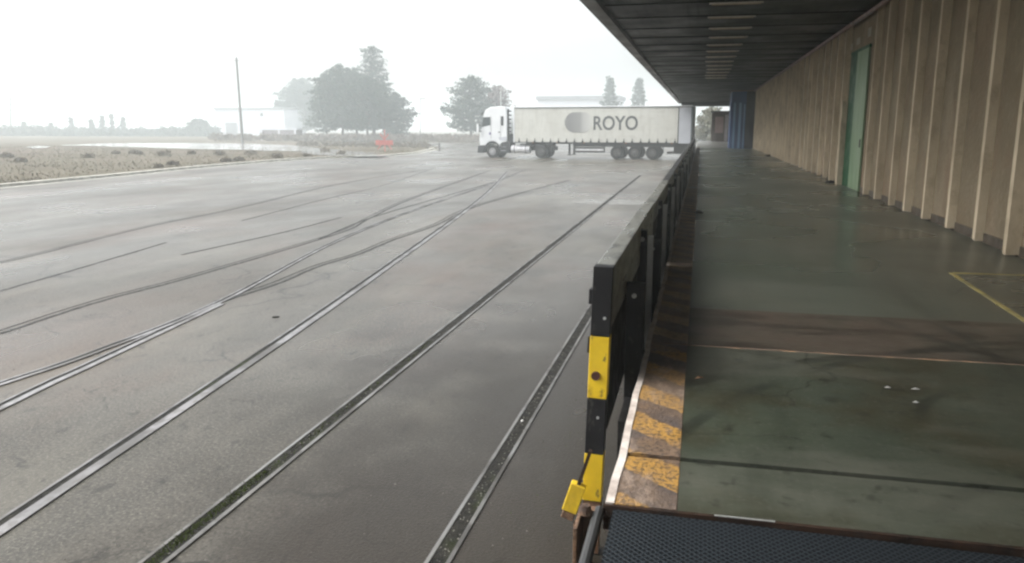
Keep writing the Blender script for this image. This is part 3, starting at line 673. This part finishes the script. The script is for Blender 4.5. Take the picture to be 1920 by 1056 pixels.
MB().box(-.072, -.057, -.03, .03, -.52, -.42).build('hinge_lug', M['black'], ep, .004)
# leaning stay with yellow foot beside it
T = Matrix.Rotation(R(17), 4, 'Y')
st = empty('leaning_stay', (-.60, 4.33, .53)); tag(st, 'rusty stay with yellow painted foot leaning left of the striped post', 'bracket')
MB().box(-.010, .010, -.02, .02, -.02, .20, T).build('rusty_bar', M['dark_rust'], st)
MB().box(-.045, .045, -.03, .03, -.20, -.02, T).build('yellow_foot', M['yellow'], st, .006)
MB().box(-.038, .038, -.026, .026, -.25, -.203, T).build('rusty_tip', M['rust'], st, .006)
MB().box(-.030, .030, -.03, .03, -.53, -.26).build('stump', M['rust'], st)

# ---------------------------------------------------------------- articulated lorry
tk = empty('articulated_lorry', (-.70, 65.5, 0), R(-4.5)); tag(tk, 'white cab articulated lorry with cream curtain sided trailer parked across the yard', 'lorry')
tk.scale = (1.03, 1.03, 1.03)
def P_(mb, name, m, parent=tk, bevel=0, smooth=False): return mb.build(name, m, parent, bevel, smooth)
TL = 14.3; TT = 4.12; TB = 1.26
cur = P_(MB().box(-TL + .1, -1.08, .03, 2.52, TB + .02, TT - .08), 'side_curtain', M['curtain'])
P_(MB().box(-TL + .02, -.02, 0, 2.55, TT - .078, TT), 'trailer_roof', M['white'], bevel=.02)
P_(MB().box(-TL + .1, -.02, -.012, .028, TT - .13, TT - .082), 'roof_rail', M['trim'])
P_(MB().box(-TL, -TL + .098, 0, 2.55, TB, TT - .08), 'front_wall', M['white'], bevel=.02)
P_(MB().box(-1.02, -.10, .01, 2.54, TB, TT - .14), 'rear_panel', M['panel'])
P_(MB().box(-1.078, -1.022, 0, 2.55, TB, TT - .14), 'corner_post', M['chassis'])
P_(MB().box(-.098, 0, -.01, 2.56, TB - .2, TT - .085), 'rear_frame', mat('dark_teal_frame', (.06, .085, .09), (.05, .07, .08), rough=(.4, .6)))
P_(MB().box(-TL + .1, -1.08, 0, .026, TB - .02, TB + .05), 'lower_rail', M['chassis'])
x = -TL + .5
while x < -1.2:
    P_(MB().box(x - .022, x + .022, -.006, .028, TB + .05, TB + .34).box(x - .07, x + .07, -.014, .0, TB + .052, TB + .16), 'strap', M['chassis']); x += .66
P_(MB().box(-9.3, -.15, .05, 2.5, TB - .30, TB - .022), 'chassis_beam', M['chassis'])
P_(MB().box(-13.3, -9.3, .3, 2.2, TB - .10, TB - .022), 'gooseneck', M['chassis'])
# side under-run guard and landing legs
P_(MB().box(-9.2, -6.7, .04, .09, .80, .93).box(-9.2, -6.7, .04, .09, .50, .64), 'side_guard', M['chassis'])
P_(MB().box(-9.0, -6.9, .03, .06, .66, .78), 'guard_rail', M['alu'])
for x in (-9.15, -6.75): P_(MB().box(x - .05, x + .05, .03, .10, .52, TB - .2), 'guard_bracket', M['chassis'])
for y_ in (.45, 2.1):
    P_(MB().box(-9.75, -9.6, y_ - .07, y_ + .07, .32, TB - .1).box(-9.83, -9.52, y_ - .12, y_ + .12, .26, .32), 'landing_leg', M['chassis'])
P_(MB().box(-1.9, -.1, .5, 2.0, .45, .60).box(-.18, -.05, .08, 2.5, .42, .58).box(-.6, -.45, .5, .62, .58, 1.06), 'rear_bumper', M['chassis'])
P_(MB().box(-1.35, -.5, .08, .5, .55, .95), 'pallet_box', M['chassis'])
P_(MB().box(-6.6, -2.15, .02, .42, 1.00, 1.055), 'mudguard', M['trim'])
P_(MB().box(-2.17, -2.13, .02, .42, .50, 1.05), 'mud_flap', M['trim'])
def wheel(x, y0, y1, rim, r=.52):
    t = MB(); t.cyl((x, y0 + .03, .52), (x, y1 - .03, .52), r, n=32); t.cyl((x, y0, .52), (x, y1, .52), r - .05, n=32)
    wtyre = P_(t, 'wheel', M['tyre'])
    sgn = -1 if y0 < 1.2 else 1; yf = y0 if sgn < 0 else y1
    P_(MB().cyl((x, yf, .52), (x, yf + sgn * .012, .52), .29, .28, n=24), 'rim', M[rim], wtyre)
    P_(MB().cyl((x, yf + sgn * .012, .52), (x, yf + sgn * .07, .52), .12, .09, n=16), 'hub', M[rim], wtyre)
    hb = MB()
    for k in range(8):
        a_ = k * PI / 4; hb.cyl((x + math.cos(a_) * .20, yf + sgn * .012, .52 + math.sin(a_) * .20), (x + math.cos(a_) * .20, yf + sgn * .025, .52 + math.sin(a_) * .20), .035, n=8)
    P_(hb, 'hand_hole', M['tyre'], wtyre)
for x in (-5.75, -4.36, -2.96):
    wheel(x, .04, .42, 'rim_dirty'); wheel(x, 2.12, 2.5, 'rim_dirty')
wheel(-11.95, .05, .62, 'rim_dirty'); wheel(-11.95, 1.95, 2.5, 'rim_dirty')
wheel(-16.12, .06, .38, 'rim'); wheel(-16.12, 2.16, 2.48, 'rim')
for x0 in (-5.75, -4.36, -2.96, -11.95, -16.12): P_(MB().cyl((x0, .4, .52), (x0, 2.14, .52), .07, n=10), 'axle', M['chassis'])
# tractor chassis
P_(MB().box(-17.0, -11.0, .75, 1.8, .62, .95), 'tractor_chassis', M['chassis'])
P_(MB().box(-12.75, -11.1, .04, .62, 1.06, 1.12).box(-12.78, -12.72, .04, .62, .62, 1.12).box(-11.14, -11.08, .04, .62, .52, 1.12), 'rear_fender', M['trim'])
P_(MB().box(-13.9, -11.2, .6, 1.95, .96, 1.14), 'fifth_wheel_deck', M['chassis'])
tank = MB().cyl((-14.55, .42, .72), (-12.95, .42, .72), .33, n=24); P_(tank, 'fuel_tank', M['alu'], smooth=False, bevel=.03)
for x in (-14.25, -13.3): P_(MB().cyl((x - .03, .42, .72), (x + .03, .42, .72), .345, n=24), 'tank_strap', M['rim_dirty'])
P_(MB().box(-15.2, -14.6, .10, .75, .42, 1.30), 'battery_box', M['trim'])
# cab
cx0 = -17.25
prof = [(-17.22, 1.02), (-17.26, 1.45), (-17.16, 2.25), (-17.02, 2.45), (-16.90, 3.35), (-16.86, 3.62), (-16.70, 3.90), (-16.30, 4.10), (-15.60, 4.16), (-14.92, 4.13),
        (-14.86, 3.2), (-14.86, 1.34), (-15.28, 1.24), (-15.45, 1.10)]
for k in range(9):
    a_ = R(18 + k * (150 - 18) / 8); prof.append((-16.12 + math.cos(a_) * .70, .66 + math.sin(a_) * .70))
cab = P_(MB().prism(prof, .04, 2.50), 'cab', M['white'], bevel=.06)
P_(MB().prism([(-17.02, 2.50), (-16.28, 2.66), (-16.28, 3.30), (-16.88, 3.30)], .022, .05), 'side_window', M['glass'], cab)
P_(MB().box(-15.36, -15.16, .022, .05, 2.62, 3.36), 'side_window', M['trim'], cab)
wsn = MB().poly([(-17.035, .22, 2.50), (-17.035, 2.32, 2.50), (-16.915, 2.30, 3.34), (-16.915, .24, 3.34)]); wsn.poly([(-17.00, .22, 2.50), (-17.00, 2.32, 2.50), (-16.88, 2.30, 3.34), (-16.88, .24, 3.34)])
P_(wsn, 'windscreen', M['glass'], cab)
P_(MB().box(-17.42, -17.28, -.20, .02, 2.05, 2.75), 'mirror', M['white'], cab, .04)
P_(MB().box(-17.30, -17.02, -.10, -.06, 2.62, 2.68).box(-17.30, -17.02, -.10, -.06, 2.12, 2.18), 'mirror_arm', M['trim'], cab)
P_(MB().box(-17.42, -17.28, 2.52, 2.74, 2.05, 2.75), 'mirror', M['white'], cab, .04)
P_(MB().prism([(-17.0, 3.52), (-16.78, 3.80), (-17.12, 3.60), (-17.16, 3.50)], .2, 2.34), 'sun_visor', M['trim'], cab)
P_(MB().box(-16.24, -16.225, .028, .041, 1.5, 3.42).box(-15.42, -15.405, .028, .041, 1.5, 3.42), 'door_seam', M['rim_dirty'], cab)
P_(MB().box(-15.62, -15.45, .01, .04, 2.05, 2.12), 'door_handle', M['trim'], cab)
P_(MB().cyl((-16.32, .035, 1.98), (-16.32, .022, 1.98), .10, n=20), 'door_emblem', mat('muted_violet', (.22, .20, .36), (.2, .18, .32), rough=(.4, .5)), cab)
P_(MB().prism([(-15.45, 1.42), (-14.86, 1.42), (-14.86, 1.75), (-15.6, 1.66)], .028, .05), 'side_skirt', M['panel'], cab)
P_(MB().prism([(-17.45, .38), (-17.40, .95), (-17.22, 1.00), (-16.85, 1.02), (-16.82, .40)], .03, 2.51), 'bumper', M['trim'], cab, .04)
P_(MB().box(-17.46, -17.40, .14, .50, .66, .86), 'headlight', M['alu'], cab); P_(MB().box(-17.46, -17.40, 2.04, 2.40, .66, .86), 'headlight', M['alu'], cab)
P_(MB().prism([(-15.45, .38), (-15.30, 1.22), (-14.90, 1.30), (-14.90, .38)], .05, 2.49), 'cab_step', M['trim'], cab)
for z_ in (.58, .88): P_(MB().box(-15.4, -14.95, .03, .049, z_, z_ + .04), 'step_tread', M['rim'], cab)
arch = MB()
ao = [(-16.12 + math.cos(R(t_)) * .70, .66 + math.sin(R(t_)) * .70) for t_ in range(10, 171, 20)]; ai = [(-16.12 + math.cos(R(t_)) * .60, .60 + math.sin(R(t_)) * .60) for t_ in range(170, 9, -20)]
arch.prism(ao + ai, .03, .5); P_(arch, 'wheel_arch', M['trim'], cab)
P_(MB().box(-14.84, -14.80, .12, .5, 1.4, 3.95), 'side_deflector', M['trim'])
for k in range(7): P_(MB().box(-14.80, -14.52, .14 , .22, 1.75 + k * .33, 1.85 + k * .33), 'deflector_rib', M['trim'])
P_(MB().box(-14.78, -14.5, .16, .7, 1.15, 1.95), 'air_tank_box', M['trim'])
hose = MB(); hp = [(-14.75, .9, 2.0), (-14.6, .95, 1.5), (-14.45, 1.0, 1.55), (-14.32, 1.0, 2.0)]
for a_, b_ in zip(hp, hp[1:]): hose.cyl(a_, b_, .03, n=8)
P_(hose, 'air_hose', M['trim'])
P_(MB().cyl((-15.9, .5, 4.12), (-15.9, .5, 4.9), .012, n=6), 'aerial', M['trim'], cab)
for x in (-12.6, -10.6, -8.4, -5.05, -1.5): P_(MB().box(x - .05, x + .05, -.018, .0, TB - .015, TB + .03), 'marker_lamp', M['lamp'])
# lettering and mark on the curtain
tcu = bpy.data.curves.new('lettering', 'FONT'); tcu.body = 'ROYO'; tcu.size = 1; tcu.extrude = .004; tcu.offset = .018
to = bpy.data.objects.new('lettering_src', tcu); col.objects.link(to)
dg = bpy.context.evaluated_depsgraph_get(); me = bpy.data.meshes.new_from_object(to.evaluated_get(dg)); bpy.data.objects.remove(to)
xs_ = [v.co.x for v in me.vertices]; ys_ = [v.co.y for v in me.vertices]
x0, x1, y0, y1 = min(xs_), max(xs_), min(ys_), max(ys_)
for v in me.vertices:
    v.co = Vector((-7.66 + (v.co.x - x0) / (x1 - x0) * 3.50, .020 - v.co.z, 2.26 + (v.co.y - y0) / (y1 - y0) * 1.10))
me.materials.clear(); me.materials.append(M['letter'])
lo = bpy.data.objects.new('lettering', me); col.objects.link(lo); lo.parent = tk
lg = mat('logo_grey', (.3, .3, .3), rough=(.4, .5))
n = lg.node_tree.nodes; l = lg.node_tree.links; b = n['Principled BSDF']
tc = n.new('ShaderNodeTexCoord'); sp = n.new('ShaderNodeSeparateXYZ'); l.new(tc.outputs['Object'], sp.inputs[0])
mr = n.new('ShaderNodeMapRange'); mr.inputs[1].default_value = -9.7; mr.inputs[2].default_value = -7.75; l.new(sp.outputs[0], mr.inputs[0])
cr = n.new('ShaderNodeValToRGB'); e = cr.color_ramp.elements; e[0].color = (.21, .21, .205, 1); e[1].color = (.56, .56, .52, 1); e[0].position = .05
q = e.new(.48); q.color = (.27, .27, .26, 1); q = e.new(.62); q.color = (.40, .40, .38, 1)
l.new(mr.outputs[0], cr.inputs[0]); l.new(cr.outputs[0], b.inputs['Base Color'])
pts = []; rr = .80; zc = 2.86
for k in range(17): a_ = R(90 + k * 180 / 16); pts.append((-9.20 + math.cos(a_) * rr, zc + math.sin(a_) * rr))
for k in range(17): a_ = R(-90 + k * 180 / 16); pts.append((-8.35 + math.cos(a_) * rr * .65, zc + math.sin(a_) * rr))
P_(MB().prism(pts, .016, .028), 'round_mark', lg)

# ---------------------------------------------------------------- vegetation
def leafcloud(mb, c, r, n, s, rnd, flat=.6):
    for _ in range(n):
        while True:
            p = Vector((rnd.uniform(-1, 1), rnd.uniform(-1, 1), rnd.uniform(-1, 1)))
            if p.length < 1: break
        p = Vector(c) + Vector((p.x * r, p.y * r, p.z * r * flat))
        u = Vector((rnd.gauss(0, 1), rnd.gauss(0, 1), rnd.gauss(0, .7))).normalized(); v_ = u.orthogonal().normalized()
        v_.rotate(Matrix.Rotation(rnd.uniform(0, 6.28), 3, u)); k = s * rnd.uniform(.6, 1.4)
        i = len(mb.v); w_ = u.cross(v_)
        mb.v += [tuple(p - w_ * k), tuple(p + v_ * k * .45), tuple(p + w_ * k), tuple(p - v_ * k * .45)]; mb.f.append([i, i + 1, i + 2, i + 3])
def tree(name, x, y, h, rad, label, m, base=.14, seed=1, shape='pine', s=.24, dens=1.0, lev=15, z=-.05, cat='tree', group=None):
    rnd = random.Random(seed); t = empty(name, (x, y, z)); tag(t, label, cat, group)
    tr = MB(); pr_ = Vector((0, 0, 0)); rr_ = h * .022
    nseg = 6
    for k in range(nseg):
        q = Vector((rnd.uniform(-.02, .02) * h, rnd.uniform(-.02, .02) * h, h * .95 * (k + 1) / nseg)); r2 = h * .022 * (1 - .85 * (k + 1) / nseg)
        tr.cyl(pr_, q, rr_, r2, n=8); pr_ = q; rr_ = r2
    cr_ = MB()
    for k in range(lev):
        f_ = k / (lev - 1); zz = h * (base + (1 - base) * f_)
        if shape == 'pine': R_ = rad * (1 - f_ ** 2.4) ** .62 * (.72 + .28 * min(1, f_ * 5)) * rnd.uniform(.72, 1.18)
        elif shape == 'broad': R_ = rad * (1 - f_ ** 5) ** .5 * (.85 + .15 * math.sin(f_ * 14)) * rnd.uniform(.75, 1.15)
        elif shape == 'cone': R_ = rad * (1 - f_) ** .85 * rnd.uniform(.8, 1.15) + .15
        else: R_ = rad * math.sin(PI * (.18 + .78 * f_)) ** .6 * rnd.uniform(.8, 1.1)
        nb = max(4, int(5 + R_ * 1.3))
        for j in range(nb):
            a_ = 2 * PI * (j + rnd.random() * .7) / nb + k; L_ = R_ * rnd.uniform(.65, 1.12)
            e_ = Vector((math.cos(a_) * L_, math.sin(a_) * L_, zz + (L_ * .12 if shape == 'pine' else (-L_ * .15 if shape == 'cone' else L_ * .2))))
            s_ = Vector((0, 0, min(zz * .97, h * .93)))
            tr.cyl(s_, e_, .035 + .012 * L_, .012, n=5, cap=False)
            nc = max(2, int(L_ / 1.0 + 1))
            for q in range(nc):
                t_ = .3 + .7 * (q + 1) / nc; c_ = s_.lerp(e_, t_)
                c_ += Vector((rnd.uniform(-.35, .35), rnd.uniform(-.35, .35), rnd.uniform(-.25, .3)))
                leafcloud(cr_, c_, rnd.uniform(.55, .95) * (.6 + rad * .08), int(16 * dens), s, rnd, .5)
    tr.build('trunk', M['bark'], t); cr_.build('crown', M[m], t)
    return t
def tpx(px, Y): return at(px, 245, Y).x
def hpx(px, py, Y): return at(px, py, Y).z
G1 = 'trees beyond the yard'
tree('pine_tree', tpx(640, 150), 150, hpx(648, 124, 150), 6.0, 'broad dark pine in the middle of the left tree cluster', 'needles', seed=2, group=G1, base=.2, dens=1.3)
tree('pine_tree', tpx(702, 158), 158, hpx(702, 90, 158), 4.3, 'tallest pine rising above the right of the cluster', 'needles', seed=3, group=G1, base=.16, lev=17, dens=1.0, shape='broad')
tree('pine_tree', tpx(614, 158), 158, hpx(614, 140, 158), 4.0, 'pine on the left flank of the dark cluster', 'needles', seed=4, group=G1, base=.14)
tree('pine_tree', tpx(690, 144), 144, hpx(690, 146, 144), 6.2, 'lower bushy pine in front of the tallest one', 'needles', seed=14, group=G1, base=.2, dens=1.3)
tree('pine_tree', tpx(668, 154), 154, hpx(668, 132, 154), 4.6, 'pine filling the gap between the broad pine and the tallest one', 'needles', seed=15, group=G1, base=.16, dens=1.2)
tree('pine_tree', tpx(742, 160), 160, hpx(742, 176, 160), 4.2, 'small rounded pine at the right end of the cluster', 'needles', seed=5, group=G1, base=.12, dens=1.2)
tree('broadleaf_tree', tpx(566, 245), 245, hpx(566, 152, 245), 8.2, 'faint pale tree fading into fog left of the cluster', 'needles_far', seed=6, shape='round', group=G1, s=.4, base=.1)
tree('pine_tree', tpx(884, 148), 148, hpx(884, 144, 148), 5.6, 'spreading pine standing alone behind the lorry cab', 'needles', seed=7, group=G1, base=.17)
tree('bare_tree', tpx(932, 156), 156, hpx(932, 166, 156), 3.4, 'russet thin crowned tree just above the lorry cab', 'twigs', seed=8, shape='round', group=G1, dens=.8, base=.25)
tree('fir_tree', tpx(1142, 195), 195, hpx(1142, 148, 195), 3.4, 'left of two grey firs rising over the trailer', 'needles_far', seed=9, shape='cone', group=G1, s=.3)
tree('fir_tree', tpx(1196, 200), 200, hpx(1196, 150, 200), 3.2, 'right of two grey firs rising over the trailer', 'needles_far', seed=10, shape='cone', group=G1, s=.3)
tree('broadleaf_tree', tpx(1334, 112), 112, hpx(1334, 208, 112), 2.3, 'pale leafy tree behind the brown booth', 'dryleaf', seed=12, shape='round', group=G1, base=.08, s=.2)
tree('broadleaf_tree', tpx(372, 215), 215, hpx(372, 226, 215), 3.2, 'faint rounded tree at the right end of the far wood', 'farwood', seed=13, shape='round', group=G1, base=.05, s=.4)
# slim far poplars
PL = [(46, 230, ''), (96, 232, ''), (135, 222, ''), (193, 219, ''), (211, 216, ''), (172, 226, ''), (232, 222, '')]
for i, (px, py, lab) in enumerate(PL):
    ord_ = ['leftmost of the short slender tops over the far wood', 'second of the short slender tops over the far wood', 'third of the short slender tops over the far wood', 'fifth of the short slender tops over the far wood', 'sixth and highest of the short slender tops over the far wood', 'fourth of the short slender tops over the far wood', 'rightmost of the short slender tops over the far wood'][i]
    Y = 230; tree('slender_tree', tpx(px, Y), Y, hpx(px, py, Y)  , .7, lab or ord_, 'farwood', seed=20 + i, shape='cone', base=.02, s=.35, lev=8, group='slender trees over the far wood')
# far wood and hedges
rnd = random.Random(5)
mb = MB()
for _ in range(520):
    px = rnd.uniform(-140, 405); Y = rnd.uniform(208, 224); top = .8 + rnd.random() ** 2 * 1.6 + (.6 if px < 90 or 300 < px else 0)
    for k in range(3): leafcloud(mb, (tpx(px, Y), Y, top * rnd.uniform(.15, 1)), 1.5, 14, .5, rnd, .6)
tag(mb.build('far_wood', M['farwood']), 'low grey green band of far trees fading into fog at left', 'trees', kind='stuff')
mb = MB()
for _ in range(620):
    px = rnd.uniform(395, 905); Y = rnd.uniform(136, 152); top = rnd.uniform(.2, 1.1)
    leafcloud(mb, (tpx(px, Y), Y, top), .9, 16, .22, rnd, .5)
tag(mb.build('hedge', M['hedge']), 'low brown hedge line under the trees behind the yard', 'hedge', kind='stuff')
mb = MB()
for _ in range(240):
    px = rnd.uniform(560, 800); Y = rnd.uniform(95, 118)
    leafcloud(mb, (tpx(px, Y), Y, rnd.uniform(0, .35)), .8, 14, .16, rnd, .4)
tag(mb.build('scrub', M['shrub']), 'low dry scrub on the rough ground before the tree cluster', 'scrub', kind='stuff')
# dry grass over the rough ground
mb = MB()
for _ in range(26000):
    y_ = 24 + 70 * rnd.random() ** 1.2; kx = -29.5 if y_ < 35 else (-31.6 if y_ < 62 else -28.6)
    x_ = kx - .5 - 75 * rnd.random() ** 1.5; hh = rnd.uniform(.03, .11)
    if rnd.random() < .5 and math.sin(x_ * .21 + y_ * .13) + math.sin(y_ * .4 - x_ * .05) < 0: continue
    a_ = rnd.uniform(0, PI); wd = rnd.uniform(.03, .07); dx = math.cos(a_) * wd; dy = math.sin(a_) * wd
    mb.poly([(x_ - dx, y_ - dy, .09), (x_ + dx, y_ + dy, .09), (x_ + rnd.uniform(-.08, .08), y_ + rnd.uniform(-.08, .08), .1 + hh)])
tag(mb.build('dry_grass', M['straw']), 'short dry grass over the rough ground left of the yard', 'grass', kind='stuff')
SH = [(13, 296, .9), (40, 304, .7), (165, 296, .9), (217, 289, .7), (252, 289, .9), (262, 290, .6), (308, 293, 1.2), (298, 315, .5), (324, 309, .6), (360, 289, .7), (411, 291, 1.0), (424, 304, .7), (470, 290, 1.0), (448, 302, .7), (520, 296, .8), (575, 294, .7), (640, 289, .7), (610, 285, .9)]
labs = ['dry shrub at the left edge of the rough ground', 'small dry tuft near the left edge, in front of its neighbour', 'lone dry shrub left of the photo quarter line on rough ground', 'dry tuft left of a close pair of shrubs', 'larger of a close pair of dry shrubs', 'smaller of a close pair of dry shrubs', 'widest dark shrub in the middle of the rough ground', 'low tuft nearest the kerb', 'tuft behind the low tuft near the kerb', 'dry tuft between the widest shrub and the pole', 'dark shrub left of the pole foot', 'shrub by the kerb in front of the pole', 'shrub right of the pole foot', 'tuft between the pole foot and the kerb', 'shrub on the narrowing ground right of the pole', 'tuft in front of the white puddle', 'rightmost tuft beside the puddle', 'shrub behind the puddle edge']
for i, ((px, py, s_), lab) in enumerate(zip(SH, labs)):
    x_, y_ = gp(px, py, .1); mb = MB()
    leafcloud(mb, (0, 0, .13 * s_), .62 * s_, 170, .10, rnd, .55)
    for k in range(14): mb.cyl((0, 0, -.02), (rnd.uniform(-.5, .5) * s_, rnd.uniform(-.5, .5) * s_, .5 * s_), .008, .004, n=3, cap=False)
    tag(mb.build('dry_shrub', M['shrub'], loc=(x_, y_, .1)), lab, 'shrub', 'dry shrubs on the rough ground')

# ---------------------------------------------------------------- far buildings and posts
bl = empty('white_hall', (at(405, 250, 230).x, 230, 0)); tag(bl, 'white flat roofed hall fading into fog behind the leaning pole', 'building')
X0 = 0; X1 = at(535, 250, 230).x - bl.location.x; HT = hpx(450, 205, 230)
MB().box(X0, X1, 0, 14, -.05, HT).build('wall', M['render'], bl)
MB().box(X0 - .3, X1 + .3, -.3, 14.3, HT + .002, HT + .5).build('roof', M['roofgrey'], bl)
for u in (.66,): MB().box(X1 * u, X1 * u + .9, -.06, -.002, HT - 2.2, HT - 1.2).build('window', M['window'], bl)
MB().box(X1 * .15, X1 * .15 + 4, -.06, -.002, 0, 4).build('door', M['roofgrey'], bl)
cn = empty('white_container', (at(488, 250, 150).x, 150, 0)); tag(cn, 'low white container with pink brown side near the hall', 'container')
cw = at(556, 250, 150).x - cn.location.x
MB().box(0, cw, 0, 2.5, .15, 2.0).build('body', M['pinkish'], cn)
MB().box(-.1, cw + .1, -.1, 2.6, 2.0, 2.35).build('roof', M['render'], cn)
for k in (.02, .5, .94): MB().box(cw * k, cw * k + .35, -.08, -.002, -.03, 1.998).build('corner_post', M['render'], cn)
b2 = empty('long_hall', (at(1008, 200, 220).x, 220, 0)); tag(b2, 'faint grey long hall roof showing above the trailer', 'building')
w2 = at(1160, 200, 220).x - b2.location.x; h2 = hpx(1080, 180, 220)
MB().box(0, w2, 0, 16, -.05, h2 - 1.0).build('wall', M['render'], b2)
MB().box(-.4, w2 + .4, -.4, 16.4, h2 - .998, h2).build('roof', M['roofgrey'], b2)
b3 = empty('low_house', (at(1295, 240, 150).x, 150, 0)); tag(b3, 'pale low house just past the end of the platform', 'building')
MB().box(0, 7, 0, 6, -.05, 2.4).build('wall', M['render'], b3); MB().prism([(-.3, 2.402), (7.3, 2.402), (3.5, 3.4)], -.3, 6.3).build('roof', M['roofgrey'], b3)
# poles
def pole(name, foot, top, r, m, label, cat, parts=None):
    t = empty(name, foot); tag(t, label, cat); d_ = Vector(top) - Vector(foot)
    MB().cyl((0, 0, -.1), d_, r, r * .6, n=8).build('shaft', M[m], t)
    return t, d_
fx, fy = gp(455, 268, .1); tp = at(443, 108, fy)
t, d_ = pole('utility_pole', (fx, fy, 0), tp, .24, 'pole', 'tall thin leaning pole in front of the white hall', 'pole')
MB().box(d_.x - .45, d_.x + .45, d_.y - .05, d_.y + .05, d_.z - .5, d_.z - .4).build('crossarm', M['pole'], t)
p_ = at(788, 262, 150); tp = at(788, 186, 150)
t, d_ = pole('lamp_post', (p_.x, 150, 0), tp, .09, 'pole', 'thin lamp post between the two groups of pines', 'lamp post')
MB().box(d_.x - .1, d_.x + 1.1, -.08, .08, d_.z, d_.z + .12).build('lamp_head', M['pole'], t)
p_ = at(939, 262, 110); tp = at(939, 168, 110)
t, d_ = pole('lamp_post', (p_.x, 110, 0), tp, .09, 'lightpole', 'pale lamp post rising just above the lorry cab', 'lamp post')
MB().box(d_.x - .12, d_.x + .12, -.3, .12, d_.z, d_.z + .12).build('lamp_head', M['lightpole'], t)
p_ = at(20, 250, 220); tp = at(20, 182, 220)
t, d_ = pole('mast', (p_.x, 220, 0), tp, .28, 'pole', 'faint lone mast over the far wood near the left edge', 'mast')
for k_ in (.65, .8, .93): MB().box(d_.x - 1.1, d_.x + 1.1, -.06, .06, d_.z * k_, d_.z * k_ + .14).build('crossarm', M['pole'], t)
# red barrier sign
fx, fy = gp(722, 286, 0)
sg = empty('red_sign', (fx, fy, 0)); tag(sg, 'faded red board on a post with crossed struts at the yard edge', 'sign')
MB().cyl((0, 0, -.05), (0, 0, 2.3), .06, n=10).build('post', M['redsign'], sg)
MB().box(-1.0, .9, -.04, .04, .75, 1.25).build('board', M['redsign'], sg)
for s_ in (-1, 1):
    T = Matrix.Translation((0, -.06, 1.3)) @ Matrix.Rotation(R(38 * s_), 4, 'Y'); MB().box(-.05, .05, -.02, .02, -1.25, .75, T).build('strut', M['redsign'], sg)
fx, fy = gp(824, 283, 0)
sg = empty('low_barrier', (fx, fy, 0)); tag(sg, 'low grey barrier with sloping arm in front of the lone pine', 'barrier')
MB().box(-.08, .08, -.08, .08, 0, .85).build('post', M['pole'], sg)
MB().cyl((0, 0, .8), (-1.5, .4, .45), .04, n=8).build('arm', M['pole'], sg); MB().box(-1.55, -1.45, .35, .45, 0, .45).build('post', M['pole'], sg)

# ---------------------------------------------------------------- haze
hz = MB().box(-1400, 700, -80, 1600, -1.2, 24).build('haze', bpy.data.materials.new('fog_air'))
tag(hz, 'pale fog filling the air over the yard', 'haze', kind='stuff')
hm = hz.data.materials[0]; hm.use_nodes = True; n = hm.node_tree.nodes; n.clear()
pv = n.new('ShaderNodeVolumePrincipled'); ou = n.new('ShaderNodeOutputMaterial')
pv.inputs['Color'].default_value = (.90, .97, .98, 1); pv.inputs['Density'].default_value = .0025; pv.inputs['Anisotropy'].default_value = .0
hm.node_tree.links.new(pv.outputs[0], ou.inputs['Volume'])
